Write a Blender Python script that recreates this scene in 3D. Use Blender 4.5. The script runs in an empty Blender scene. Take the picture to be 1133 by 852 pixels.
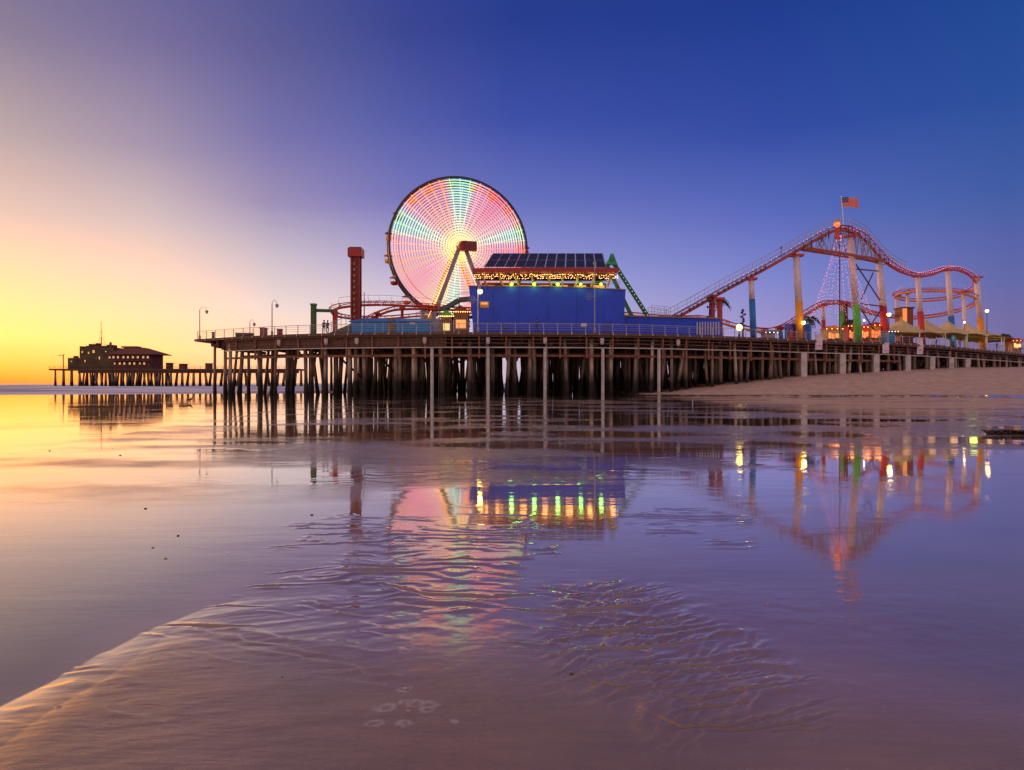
import bpy, bmesh, math, random
import numpy as np
from mathutils import Vector, Matrix
R = math.radians
random.seed(7); rng = np.random.default_rng(7)
sc = bpy.context.scene
COL = sc.collection

# ------------------------------------------------------------------ camera
CAM_H, F, HZ, CX = 1.5, 755.3, 424.0, 566.5
cam_d = bpy.data.cameras.new('camera'); cam = bpy.data.objects.new('camera', cam_d); COL.objects.link(cam)
cam_d.sensor_width = 36; cam_d.lens = 24; cam_d.clip_start = 0.05; cam_d.clip_end = 30000
cam_d.shift_y = -2.0/1133
cam.location = (0, 0, CAM_H); cam.rotation_euler = (R(90), 0, 0)
sc.camera = cam
sc.view_settings.view_transform = 'Standard'; sc.view_settings.look = 'None'
sc.view_settings.exposure = 0.0; sc.view_settings.gamma = 1.0; sc.view_settings.use_curve_mapping = False

def lin(c):
    return tuple(((v/255)/12.92 if v/255 <= 0.04045 else ((v/255+0.055)/1.055)**2.4) for v in c)

# ------------------------------------------------------------------ dusk sky
SUN_AZ, SUN_EL = -62.0, 6.0           # azimuth from +Y, negative to the left
w = bpy.data.worlds.new('World'); sc.world = w; w.use_nodes = True
nt = w.node_tree; nt.nodes.clear(); N = nt.nodes; L = nt.links
def nn(t, **k):
    n = N.new(t)
    for a, b in k.items(): setattr(n, a, b)
    return n
tc = nn('ShaderNodeTexCoord'); nrm = nn('ShaderNodeVectorMath', operation='NORMALIZE'); L.new(tc.outputs['Generated'], nrm.inputs[0])
sep = nn('ShaderNodeSeparateXYZ'); L.new(nrm.outputs[0], sep.inputs[0])
az = nn('ShaderNodeMath', operation='ARCTAN2'); L.new(sep.outputs['X'], az.inputs[0]); L.new(sep.outputs['Y'], az.inputs[1])
el = nn('ShaderNodeMath', operation='ARCSINE'); L.new(sep.outputs['Z'], el.inputs[0])
elf = nn('ShaderNodeMapRange'); L.new(el.outputs[0], elf.inputs[0]); elf.inputs[1].default_value = 0; elf.inputs[2].default_value = R(90)
Z = (178,156,156)
SKY = [  # azimuth, [(elevation, sRGB)...]
 (-180, [(0,(246,206,190)),(12,(232,196,192)),(35,(205,178,186)),(90,Z)]),
 (-105, [(0,(255,215,165)),(10,(236,196,176)),(30,(190,165,175)),(90,Z)]),
 (-60,  [(0,(330,190,60)),(4,(350,225,120)),(9,(300,222,165)),(16,(225,185,172)),(28,(160,140,158)),(90,Z)]),
 (-36.9,[(0,(320,160,42)),(1.2,(350,214,80)),(3.2,(365,250,132)),(5.5,(345,240,156)),(8.5,(290,222,176)),(11.3,(240,200,182)),(16.5,(190,166,166)),(22.5,(140,125,150)),(30,(102,98,142)),(46,(145,128,158)),(90,Z)]),
 (-28,  [(0,(320,190,84)),(2.5,(345,236,142)),(5,(318,234,176)),(8,(268,218,190)),(12,(218,192,190)),(17,(166,148,172)),(24,(120,108,154)),(31,(86,87,144)),(46,(140,124,158)),(90,Z)]),
 (-19.4,[(0,(290,205,150)),(3,(278,222,188)),(6,(244,218,210)),(10,(204,188,200)),(14,(157,142,181)),(19,(118,112,170)),(25,(92,90,148)),(32,(66,76,142)),(48,(136,122,158)),(90,Z)]),
 (-9,   [(0,(245,212,196)),(5,(230,214,218)),(10,(176,166,208)),(15,(118,116,186)),(21,(82,90,166)),(27,(57,68,145)),(35,(43,62,140)),(50,(130,120,158)),(90,Z)]),
 (0,    [(0,(205,180,196)),(5,(194,184,218)),(10,(148,149,210)),(15,(100,111,187)),(21,(60,77,165)),(28,(38,58,142)),(36,(32,56,135)),(50,(130,122,165)),(90,Z)]),
 (20.6, [(0,(160,140,182)),(4,(160,148,202)),(8,(128,133,204)),(13,(90,105,187)),(19,(50,74,162)),(27,(30,58,142)),(35,(26,52,132)),(50,(130,122,165)),(90,Z)]),
 (36.3, [(0,(118,100,148)),(4,(114,106,162)),(8,(92,100,168)),(13,(62,90,162)),(19,(40,77,154)),(25,(30,69,146)),(34,(24,58,135)),(50,(130,122,165)),(90,Z)]),
 (90,   [(0,(200,170,180)),(8,(160,145,180)),(20,(120,120,175)),(40,(140,130,170)),(90,Z)]),
 (180,  [(0,(246,206,190)),(12,(232,196,192)),(35,(205,178,186)),(90,Z)]),
]
prev = None
for i, (a, stops) in enumerate(SKY):
    cr = nn('ShaderNodeValToRGB'); cr.color_ramp.interpolation = 'B_SPLINE' if False else 'EASE'
    cr.color_ramp.interpolation = 'LINEAR'
    e = cr.color_ramp.elements
    while len(e) > 1: e.remove(e[-1])
    e[0].position = 0; e[0].color = (*lin(stops[0][1]), 1)
    for (d, c) in stops[1:]:
        x = e.new(d/90); x.color = (*lin(c), 1)
    L.new(elf.outputs[0], cr.inputs[0])
    if prev is None: prev = cr.outputs[0]; continue
    mr = nn('ShaderNodeMapRange'); L.new(az.outputs[0], mr.inputs[0])
    mr.inputs[1].default_value = R(SKY[i-1][0]); mr.inputs[2].default_value = R(a)
    mx = nn('ShaderNodeMix', data_type='RGBA'); L.new(mr.outputs[0], mx.inputs[0])
    L.new(prev, mx.inputs[6]); L.new(cr.outputs[0], mx.inputs[7]); prev = mx.outputs[2]
bg = nn('ShaderNodeBackground'); L.new(prev, bg.inputs[0]); bg.inputs[1].default_value = 1.0
nis = nn('ShaderNodeTexSky', sky_type='NISHITA', sun_disc=False, sun_elevation=R(SUN_EL), sun_rotation=R(SUN_AZ))
bg2 = nn('ShaderNodeBackground'); L.new(nis.outputs[0], bg2.inputs[0]); bg2.inputs[1].default_value = 0.004
ad = nn('ShaderNodeAddShader'); L.new(bg.outputs[0], ad.inputs[0]); L.new(bg2.outputs[0], ad.inputs[1])
wo = nn('ShaderNodeOutputWorld'); L.new(ad.outputs[0], wo.inputs[0])

sd = bpy.data.lights.new('sun', 'SUN'); sd.energy = 1.3; sd.angle = R(4); sd.color = (1, 0.55, 0.25)
so = bpy.data.objects.new('sun', sd); COL.objects.link(so)
so.rotation_euler = Vector((-math.sin(R(SUN_AZ))*math.cos(R(SUN_EL)), -math.cos(R(SUN_AZ))*math.cos(R(SUN_EL)), -math.sin(R(SUN_EL)))).to_track_quat('-Z', 'Y').to_euler()

# ------------------------------------------------------------------ helpers
def at(px, py, Y):
    return Vector(((px-CX)/F*Y, Y, CAM_H+(HZ-py)/F*Y))
def Xat(px, Y): return (px-CX)/F*Y

class MB:
    def __init__(s): s.v = []; s.f = []
    def add(s, vs, fs):
        b = len(s.v); s.v += [tuple(x) for x in vs]; s.f += [tuple(i+b for i in f) for f in fs]; return s
    def box(s, c, size, rz=0, ry=0, rx=0):
        m = Matrix.Rotation(rz, 3, 'Z') @ Matrix.Rotation(ry, 3, 'Y') @ Matrix.Rotation(rx, 3, 'X'); c = Vector(c)
        hx, hy, hz = [k/2 for k in size]
        vs = [c + m @ Vector((x*hx, y*hy, z*hz)) for z in (-1, 1) for y in (-1, 1) for x in (-1, 1)]
        return s.add(vs, [(0,2,3,1),(4,5,7,6),(0,1,5,4),(2,6,7,3),(0,4,6,2),(1,3,7,5)])
    def beam(s, a, b, wd, ht):
        a = Vector(a); b = Vector(b); d = (b-a).normalized()
        up = Vector((0,0,1)) if abs(d.z) < 0.98 else Vector((0,1,0))
        sd_ = d.cross(up).normalized(); u = sd_.cross(d)
        vs = [p + sd_*x*wd/2 + u*z*ht/2 for p in (a, b) for x, z in ((-1,-1),(1,-1),(1,1),(-1,1))]
        return s.add(vs, [(0,1,2,3),(7,6,5,4),(0,4,5,1),(1,5,6,2),(2,6,7,3),(3,7,4,0)])
    def tube(s, pts, r, n=6, closed=False, caps=True):
        pts = [Vector(p) for p in pts]; k = len(pts)
        rs = r if isinstance(r, (list, tuple)) else [r]*k
        vs = []; ref = None
        for i, p in enumerate(pts):
            if closed: d = pts[(i+1) % k] - pts[i-1]
            else: d = pts[min(i+1, k-1)] - pts[max(i-1, 0)]
            if d.length < 1e-9: d = Vector((0,0,1))
            d.normalize()
            if ref is None: ref = Vector((0,0,1)) if abs(d.z) < 0.9 else Vector((1,0,0))
            sx = d.cross(ref)
            if sx.length < 1e-4: ref = Vector((1,0,0)); sx = d.cross(ref)
            sx.normalize(); u = sx.cross(d); ref = u
            for j in range(n):
                t = 2*math.pi*j/n; vs.append(p + (sx*math.cos(t) + u*math.sin(t))*rs[i])
        fs = []
        for i in range(k if closed else k-1):
            a0, b0 = i*n, ((i+1) % k)*n
            for j in range(n): fs.append((a0+j, a0+(j+1) % n, b0+(j+1) % n, b0+j))
        if caps and not closed:
            fs.append(tuple(range(n-1, -1, -1))); fs.append(tuple(range((k-1)*n, k*n)))
        return s.add(vs, fs)
    def lathe(s, c, prof, n=12):
        c = Vector(c); vs = []; k = len(prof)
        for (r, z) in prof:
            for j in range(n):
                t = 2*math.pi*j/n; vs.append(c + Vector((r*math.cos(t), r*math.sin(t), z)))
        fs = [(i*n+j, i*n+(j+1) % n, (i+1)*n+(j+1) % n, (i+1)*n+j) for i in range(k-1) for j in range(n)]
        fs += [tuple(range(n-1, -1, -1)), tuple(range((k-1)*n, k*n))]
        return s.add(vs, fs)
    def sphere(s, c, r, n=8, sc_=(1,1,1)):
        k = max(4, n//2+1); c = Vector(c); vs = []; fs = []
        for i in range(k+1):
            ph = math.pi*i/k; rr = max(math.sin(ph), 1e-3)
            for j in range(n):
                t = 2*math.pi*j/n
                vs.append(c + Vector((r*rr*math.cos(t)*sc_[0], r*rr*math.sin(t)*sc_[1], r*math.cos(ph)*sc_[2])))
        fs = [(i*n+j, (i+1)*n+j, (i+1)*n+(j+1) % n, i*n+(j+1) % n) for i in range(k) for j in range(n)]
        return s.add(vs, fs)
    def octa(s, c, r):
        c = Vector(c)
        vs = [c+Vector(v)*r for v in ((1,0,0),(-1,0,0),(0,1,0),(0,-1,0),(0,0,1),(0,0,-1))]
        return s.add(vs, [(0,2,4),(2,1,4),(1,3,4),(3,0,4),(2,0,5),(1,2,5),(3,1,5),(0,3,5)])
    def prism(s, outline, thick):           # outline: list of Vectors, thick: Vector
        k = len(outline); o = [Vector(p) for p in outline]; t = Vector(thick)
        return s.add(o + [p+t for p in o], [tuple(range(k-1, -1, -1)), tuple(range(k, 2*k))] + [(i, (i+1) % k, k+(i+1) % k, k+i) for i in range(k)])
    def build(s, name, m, parent=None, smooth=False, origin=None):
        base = parent_world(parent) if parent else Vector(origin or (0,0,0))
        me = bpy.data.meshes.new(name)
        me.from_pydata([tuple(Vector(v)-base) for v in s.v], [], s.f)
        me.materials.append(m)
        if smooth: me.polygons.foreach_set('use_smooth', [True]*len(me.polygons))
        me.update()
        o = bpy.data.objects.new(name, me); COL.objects.link(o)
        if parent: o.parent = parent
        else: o.location = base
        return o
def parent_world(o):
    p = Vector((0,0,0))
    while o is not None: p += o.location; o = o.parent
    return p
def tag(o, label=None, cat=None, group=None, kind=None):
    if label: o['label'] = label
    if cat: o['category'] = cat
    if group: o['group'] = group
    if kind: o['kind'] = kind
    return o
def thing(name, loc, label, cat, group=None):
    o = bpy.data.objects.new(name, None); COL.objects.link(o); o.location = loc
    o.empty_display_size = 0.3
    return tag(o, label, cat, group)
def copy_tree(o, loc=None, rz=None, label=None, parent=None):
    c = o.copy(); COL.objects.link(c)
    if parent is not None: c.parent = parent
    if loc is not None: c.location = loc
    if rz is not None: c.rotation_euler = (0, 0, rz)
    if label: c['label'] = label
    for ch in list(o.children): copy_tree(ch, parent=c)
    return c
def plight(loc, col, e, r=0.3, parent=None, name='lamp_light'):
    d = bpy.data.lights.new(name, 'POINT'); d.energy = e; d.color = col; d.shadow_soft_size = r
    o = bpy.data.objects.new(name, d); COL.objects.link(o)
    if parent: o.parent = parent; o.location = Vector(loc)-parent_world(parent)
    else: o.location = loc
    return o

MATS = {}
def mat(name, col, rough=0.6, metal=0.0, var=0.25, scale=3.0, bump=0.0, spec=0.5, stretch=(1,1,1)):
    if name in MATS: return MATS[name]
    m = bpy.data.materials.new(name); m.use_nodes = True; t = m.node_tree; b = t.nodes['Principled BSDF']
    b.inputs['Roughness'].default_value = rough; b.inputs['Metallic'].default_value = metal
    b.inputs['Specular IOR Level'].default_value = spec
    g = t.nodes.new('ShaderNodeNewGeometry'); mp = t.nodes.new('ShaderNodeMapping'); mp.inputs['Scale'].default_value = stretch
    t.links.new(g.outputs['Position'], mp.inputs[0])
    nz = t.nodes.new('ShaderNodeTexNoise'); nz.inputs['Scale'].default_value = scale; nz.inputs['Detail'].default_value = 6
    t.links.new(mp.outputs[0], nz.inputs[0])
    mr = t.nodes.new('ShaderNodeMapRange'); t.links.new(nz.outputs[0], mr.inputs[0])
    mr.inputs[1].default_value = 0.3; mr.inputs[2].default_value = 0.7; mr.inputs[3].default_value = 1-var; mr.inputs[4].default_value = 1+var
    mx = t.nodes.new('ShaderNodeVectorMath'); mx.operation = 'SCALE'; mx.inputs[0].default_value = col
    t.links.new(mr.outputs[0], mx.inputs['Scale']); t.links.new(mx.outputs[0], b.inputs['Base Color'])
    if bump:
        bp = t.nodes.new('ShaderNodeBump'); bp.inputs['Distance'].default_value = bump; bp.inputs['Strength'].default_value = 1
        t.links.new(nz.outputs[0], bp.inputs['Height']); t.links.new(bp.outputs[0], b.inputs['Normal'])
    MATS[name] = m; return m
def emat(name, col, st):
    if name in MATS: return MATS[name]
    m = bpy.data.materials.new(name); m.use_nodes = True; t = m.node_tree; b = t.nodes['Principled BSDF']
    b.inputs['Base Color'].default_value = (*col, 1); b.inputs['Emission Color'].default_value = (*col, 1)
    b.inputs['Emission Strength'].default_value = st; b.inputs['Roughness'].default_value = 0.4
    m.cycles.emission_sampling = 'NONE'
    MATS[name] = m; return m

M_deckwood = mat('deck_wood', (0.15,0.078,0.058), 0.8, var=0.45, scale=2.5, stretch=(1,1,4))
M_beam = mat('beam_wood', (0.15,0.070,0.045), 0.8, var=0.5, scale=1.5, stretch=(3,3,.6))
M_rust = mat('rusty_bracket', (0.24,0.095,0.05), 0.7, var=0.5, scale=4)
M_concrete = mat('pale_concrete', (0.55,0.50,0.47), 0.8, var=0.25, scale=1.5)
M_pipe = mat('pale_pipe', (0.55,0.45,0.42), 0.5, var=0.2, scale=1)
M_rail = mat('rail_metal', (0.38,0.36,0.38), 0.45, 0.5, var=0.2)
M_dark = mat('dark_metal', (0.05,0.045,0.05), 0.5, 0.3)
M_steel = mat('grey_steel', (0.30,0.26,0.30), 0.5, 0.2)
M_blue = mat('blue_wall_paint', (0.012,0.062,0.66), 0.55, var=0.10, scale=0.9, bump=0.01)
M_blue2 = mat('sky_blue_paint', (0.02,0.25,0.62), 0.6, var=0.12, scale=1)
M_red = mat('red_paint', (0.36,0.018,0.012), 0.45, var=0.2)
M_redtrack = mat('red_track_paint', (0.55,0.035,0.018), 0.4, var=0.2)
M_yelltrack = mat('orange_track_paint', (0.78,0.24,0.025), 0.4, var=0.2)
M_green = mat('green_paint', (0.02,0.22,0.08), 0.5, var=0.2)
M_lime = mat('lime_paint', (0.12,0.50,0.06), 0.5, var=0.2)
M_orange = mat('orange_paint', (0.85,0.33,0.02), 0.5, var=0.15)
M_bluecol = mat('blue_column_paint', (0.02,0.18,0.55), 0.5, var=0.15)
M_lilac = mat('lilac_column_paint', (0.72,0.60,0.70), 0.5, var=0.15)
M_white = mat('white_paint', (0.75,0.75,0.76), 0.5, var=0.06)
M_tent = mat('tan_canvas', (0.62,0.46,0.21), 0.8, var=0.15, scale=1.2)
M_darkwood = mat('dark_red_wood', (0.12,0.035,0.025), 0.7, var=0.3)
M_panel = mat('solar_glass', (0.010,0.012,0.055), 0.35, var=0.2, spec=.12)
E_yellow = emat('yellow_lamp', (1,0.72,0.12), 9)
E_warm = emat('warm_bulb', (1,0.50,0.16), 7)
E_warmlo = emat('warm_glow', (1,0.36,0.09), 0.9)
E_greenl = emat('green_lamp', (0.25,1,0.02), 7)
E_white = emat('white_lamp', (1,0.9,0.8), 14)
E_pink = emat('pink_bulb', (1,0.30,0.34), 3.2)
E_redl = emat('red_bulb', (1,0.08,0.05), 4)

# ------------------------------------------------------------------ noise for the ground
def _h(ix, iy, s):
    n = (ix.astype(np.int64)*374761393 + iy.astype(np.int64)*668265263 + s*1442695041) & 0x7fffffff
    n = ((n ^ (n >> 13))*1274126177) & 0x7fffffff
    return ((n ^ (n >> 16)) & 0xffff)/65535.0
def vnoise(x, y, s=0):
    ix = np.floor(x); iy = np.floor(y); fx = x-ix; fy = y-iy
    fx = fx*fx*fx*(fx*(fx*6-15)+10); fy = fy*fy*fy*(fy*(fy*6-15)+10)
    a = _h(ix, iy, s); b = _h(ix+1, iy, s); c = _h(ix, iy+1, s); d = _h(ix+1, iy+1, s)
    return (a*(1-fx)+b*fx)*(1-fy) + (c*(1-fx)+d*fx)*fy
def fbm(x, y, o=4, s=0):
    r = 0; a = 0.5; t = 0
    for i in range(o): r = r + a*vnoise(x*2**i+17*i, y*2**i-9*i, s+i); t += a; a *= 0.5
    return r/t*2-1
def sst(a, b, x):
    t = np.clip((x-a)/(b-a), 0, 1); return t*t*(3-2*t)

# pier front edge in plan: Y as a function of X
PF = [(-60,106),(-44.8,96.5),(-31,88),(-18.5,84),(-1.8,83),(15,85),(27.8,90),(43,97.5),(60.8,106),(92,130),(125,158),(165,192)]
def yF(X):
    xs = [p[0] for p in PF]; i = max(1, min(len(PF)-3, int(np.searchsorted(xs, X))-1))
    (x0,y0),(x1,y1),(x2,y2),(x3,y3) = PF[i-1], PF[i], PF[i+1], PF[i+2]
    t = (X-x1)/(x2-x1); m1 = (y2-y0)/(x2-x0)*(x2-x1); m2 = (y3-y1)/(x3-x1)*(x2-x1)
    return (2*t**3-3*t*t+1)*y1 + (t**3-2*t*t+t)*m1 + (-2*t**3+3*t*t)*y2 + (t**3-t*t)*m2
yF_tab_x = np.linspace(-60, 150, 421); yF_tab = np.array([yF(x) for x in yF_tab_x])
def yFv(X): return np.interp(X, yF_tab_x, yF_tab)
DECK = 7.7

def patch(X, Y, cx, cy, rx, ry, s):
    d = ((X-cx)/rx)**2 + ((Y-cy)/ry)**2 + 0.55*fbm(X*1.6, Y*1.6, 3, s)
    return 1-sst(0.45, 1.15, d)
def _g(px, py):
    Y = 1.46*F/(py-HZ); return ((px-CX)/F*Y, Y)
RILLS = []
for pts, wd, dp, feather in (
   ([(669,656),(705,650),(742,643)],.016,.006,1),([(610,672),(660,668),(705,664),(752,655)],.018,.008,1),([(625,699),(690,690),(735,684),(769,677)],.017,.008,1),
   ([(640,714),(700,712),(755,707),(800,700)],.016,.008,1),([(660,730),(700,736),(750,733),(815,729),(855,720)],.014,.0055,1),([(722,755),(731,767),(776,772),(826,760),(872,753),(902,748)],.014,.0050,1),
   ([(722,755),(740,742),(780,738),(820,742)],.012,.004,0),([(700,762),(760,756),(820,748),(870,738)],.012,.004,1),([(690,745),(745,743),(800,738)],.012,.0045,1),([(770,812),(830,807),(890,797),(935,784)],.013,.0045,1),([(600,690),(640,692),(700,700),(730,698)],.013,.005,1),([(690,775),(735,798),(752,806),(815,802),(864,790),(928,768)],.014,.0050,1),([(735,798),(760,784),(800,779),(838,776)],.014,.005,0),
   ([(640,750),(680,756),(720,752)],.014,.006,0),([(850,811),(885,806),(920,809)],.012,.004,1),
   ([(184,685),(230,689),(280,688)],.014,.010,0),([(222,648),(280,643),(345,641)],.016,.009,0),([(240,626),(300,630),(372,622)],.018,.009,0),([(205,668),(250,664),(300,667)],.012,.005,0),
   ([(205,600),(245,606),(285,618),(320,630)],.02,.008,0),
   ([(420,640),(470,652),(540,655),(600,652)],.02,.009,0),([(560,668),(620,672),(690,676)],.014,.005,0)):
    P_ = [_g(*p) for p in pts]; RILLS.append((P_, wd, dp))
    if feather:
        tot = len(pts)-1; n_ = 9
        for k in range(n_):
            q = .25+.72*k/n_*1.0; i_ = min(tot-1, int(q*tot)); f_ = q*tot-i_
            x0 = pts[i_][0]*(1-f_)+pts[i_+1][0]*f_; y0 = pts[i_][1]*(1-f_)+pts[i_+1][1]*f_
            ln = random.uniform(10, 26)*(1-.3*q)
            RILLS.append(([_g(x0, y0), _g(x0+ln*.35, y0-ln*.30), _g(x0+ln, y0-ln*.48)], .011, dp*.55))
def rills(X, Y):
    out = np.zeros_like(X); near = (Y > 2.3) & (Y < 8) & (np.abs(X) < 4)
    xs, ys = X[near], Y[near]; acc = np.zeros_like(xs); wx_ = .02*fbm(xs*6, ys*6, 2, 91)
    for P_, wd, dp in RILLS:
        x_ = [p[0] for p in P_]; y_ = [p[1] for p in P_]; mrg = .12
        sel = (xs > min(x_)-mrg) & (xs < max(x_)+mrg) & (ys > min(y_)-mrg) & (ys < max(y_)+mrg)
        if not sel.any(): continue
        px_, py_ = xs[sel]+wx_[sel], ys[sel]+wx_[sel]*.6; best = np.full(px_.shape, 9.0); sgn = np.zeros_like(px_); tt_ = np.zeros_like(px_)
        for i in range(len(P_)-1):
            ax_, ay_ = P_[i]; bx_, by_ = P_[i+1]; dx, dy = bx_-ax_, by_-ay_; l2 = dx*dx+dy*dy
            t = np.clip(((px_-ax_)*dx+(py_-ay_)*dy)/l2, 0, 1); ex, ey = px_-ax_-t*dx, py_-ay_-t*dy; d = np.hypot(ex, ey)
            m_ = d < best; best = np.where(m_, d, best); sgn = np.where(m_, np.sign(ey), sgn); tt_ = np.where(m_, (i+t)/(len(P_)-1), tt_)
        d = best*sgn; env = np.sin(math.pi*np.clip(tt_*.9+.07, 0, 1))
        wd = wd*.62; acc[sel] += env*dp*1.35*(0.6*np.exp(-((d-1.5*wd)/(1.8*wd))**2) - 1.0*np.exp(-(d/wd)**2))
    out[near] = acc; return out
def ground_h(X, Y):
    u = Y - 0.5*X - 116
    h = -1.5*sst(0, 70, u)*(1-sst(20, 60, X))
    # dry sand bank under the right half of the pier
    yf = yFv(X)
    H = np.interp(X, [14, 20, 28, 41, 60, 78, 110, 200], [0, .35, 1.2, 2.55, 3.5, 4.3, 5.0, 5.2])
    ybase = 77 + 2.5*fbm(X*0.05, X*0+3, 2, 5) - 0.02*(X-60)
    tt = np.clip((Y-ybase)/(yf+2-ybase), 0, 1.3)
    bank = H*(0.55*sst(0, 1, tt)+0.45*np.clip(tt, 0, 1)) 
    bank = bank + np.where(bank > 0.05, 0.11*fbm(X*0.35, Y*0.35, 4, 9) + 0.07*fbm(X*1.3, Y*1.3, 3, 4), 0)
    h = h + np.maximum(bank, 0)
    # foreground: the sand stands a little higher near the viewer, right of a diagonal ridge
    xr = np.interp(Y, [0, 2.9, 4.2, 5.2, 6.4, 9], [-2.1, -2.2, -2.2, -2.05, -2.05, -1.6]) + 0.06*fbm(Y*0.8, Y*0+1, 3, 2)
    side = sst(-0.25, 0.35, X-xr)
    slope = 1-sst(0, 1.5, xr-X)
    D = Y+0.25*X
    up = 0.055*(1-sst(2.0, 4.6, D))*np.maximum(side, 0.75*slope*slope)
    # faint second ledge
    xs_ = -0.68 - 0.03*(Y-2.9) + 0.03*fbm(Y*2, Y*0, 2, 8)
    up = up + 0.004*sst(0, 0.22, X-xs_)*(1-sst(4.2, 5.4, Y))
    up = up - 0.05*np.exp(-((xr-X-0.38)/0.34)**2)*(1-sst(4.2, 6.8, Y))
    film = sst(2.8, 5.8, D+0.9*fbm(X*.7, Y*.7, 3, 77))
    up = up + 0.0042*(1-film)*side - 0.0006*film
    # broad shoals and puddles on the flats
    far = sst(7.5, 13, Y)
    fl = (0.0095*fbm(X*0.30, Y*0.55, 5, 21) - 0.0002)*sst(6, 12, Y)*(1-sst(55, 85, Y))
    bx = 1-sst(8, 16, X)*0.7
    fl = fl*np.where(X < -9-0.12*Y, 0.35, 1)*bx
    shoal = np.maximum(0, fbm(X*0.16, Y*0.40, 5, 121)-0.02)*sst(13, 20, Y)*(1-sst(60, 80, Y))*sst(-14, -5, X)
    fl = fl + 0.030*shoal
    # small ripple fields
    wx = fbm(X*1.1, Y*1.1, 4, 31); wy = fbm(X*2.3, Y*2.3, 3, 33)
    def ripple(lam, ang, warp, sharp, s):
        c, sn = math.cos(ang), math.sin(ang)
        uu = (-X*sn + Y*c)/lam; vv = (X*c + Y*sn)/lam
        ph = uu + warp*fbm(vv*0.22, uu*0.42, 4, s) + 0.4*warp*fbm(vv*0.7, uu*0.9, 2, s+3)
        q = ph-np.floor(ph)
        prof = np.where(q < 0.72, q/0.72, (1-q)/0.28)
        prof = prof*prof*(3-2*prof)
        brk = sst(-0.35, 0.25, fbm(vv*0.25, uu*0.7, 3, s+7))
        return (prof**sharp-0.22)*brk
    rp = 0.0100*ripple(0.17, 0.05, 1.5, 1.3, 41)*patch(X, Y, -1.75, 6.2, 0.95, 1.7, 51)
    rp = rp + 0.0095*ripple(0.20, -0.08, 1.5, 1.3, 43)*patch(X, Y, -0.55, 6.4, 0.90, 2.2, 52)
    rp = rp + (0.0070*ripple(0.24, 0.50, 1.5, 1.6, 45) + 0.0035*ripple(0.10, 0.95, 1.2, 1.3, 46))*patch(X, Y, 0.80, 3.85, 0.70, 1.35, 53)
    rp = rp + 0.0065*ripple(0.20, 0.15, 1.4, 1.2, 47)*patch(X, Y, 1.9, 7.3, 0.75, 1.2, 54)
    rp = rp + 0.0050*ripple(0.16, -0.35, 1.2, 1.2, 49)*patch(X, Y, -1.5, 3.7, 0.9, 0.9, 55)
    rp = rp + 0.0060*ripple(0.45, 0.02, 2.0, 1.2, 57)*sst(9, 12, Y)*(1-sst(34, 48, Y))*sst(-10, -3, X)*(1-sst(3, 9, X))*sst(-.25, .25, fbm(X*.22, Y*.3, 3, 61))
    rp = rp + rills(X, Y) + 0.0035*ripple(0.13, -0.25, 1.0, 1.5, 63)*patch(X, Y, 0.35, 4.3, 0.55, 0.9, 64)
    # combed run-off streaks right of the ridge
    cs_ = X*0.93+Y*0.36; cv_ = -X*0.36+Y*0.93
    rp = rp + 0.0035*fbm(cv_*7.5, cs_*0.9, 3, 95)*sst(-.1,.3,X-xr)*(1-sst(-.9,-.2,X))*(1-sst(4.5,6,Y))
    grain = 0.0012*fbm(X*9, Y*9, 3, 71)*(1-sst(4, 7, Y))*side
    raw = up + fl + rp + grain
    res = np.maximum(raw, 0) + h
    wet = np.clip(1 - 0.85*sst(0.0, 0.050, up) - 0.85*sst(-0.0005, 0.0055, fl), 0, 1)
    return res, wet, raw
# polar tessellation, finer close to the viewer
rr = np.concatenate([np.geomspace(1.6, 11, 860, endpoint=False), np.geomspace(11, 120, 420, endpoint=False), np.geomspace(120, 420, 60)])
aa = np.radians(np.concatenate([np.linspace(-75, -42, 60, endpoint=False), np.linspace(-42, 42, 760, endpoint=False), np.linspace(42, 75, 60)]))
RR, AA = np.meshgrid(rr, aa, indexing='ij'); GX = RR*np.sin(AA); GY = RR*np.cos(AA)
GZ, WET, RAW = ground_h(GX, GY)
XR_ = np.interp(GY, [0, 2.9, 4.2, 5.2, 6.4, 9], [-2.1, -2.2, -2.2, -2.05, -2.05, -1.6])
SWALE_SHADE = sst(-.05, .45, XR_-GX+.15*fbm(GX*2, GY*2, 3, 111))*(1-sst(5, 7.5, GY))  # mask for the swale's shade left of the ridge, painted into the sand
FROTH = np.zeros_like(GX)
for (px, py, r_) in ((451,714,.035),(447,718,.025),(461,709,.02),(448,762,.035),(449,778,.03),(458,779,.035),(427,785,.04),(474,781,.035),(472,787,.03),(448,803,.03),(416,803,.03),(502,800,.018)):
    gx_, gy_ = _g(px, py); d_ = np.hypot((GX-gx_)/1.2, GY-gy_)/r_+.5*fbm(GX*30, GY*30, 2, px)
    FROTH = np.maximum(FROTH, np.exp(-((d_-.75)/.28)**2)*(.5+.5*fbm(GX*45, GY*45, 2, py)))
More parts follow.
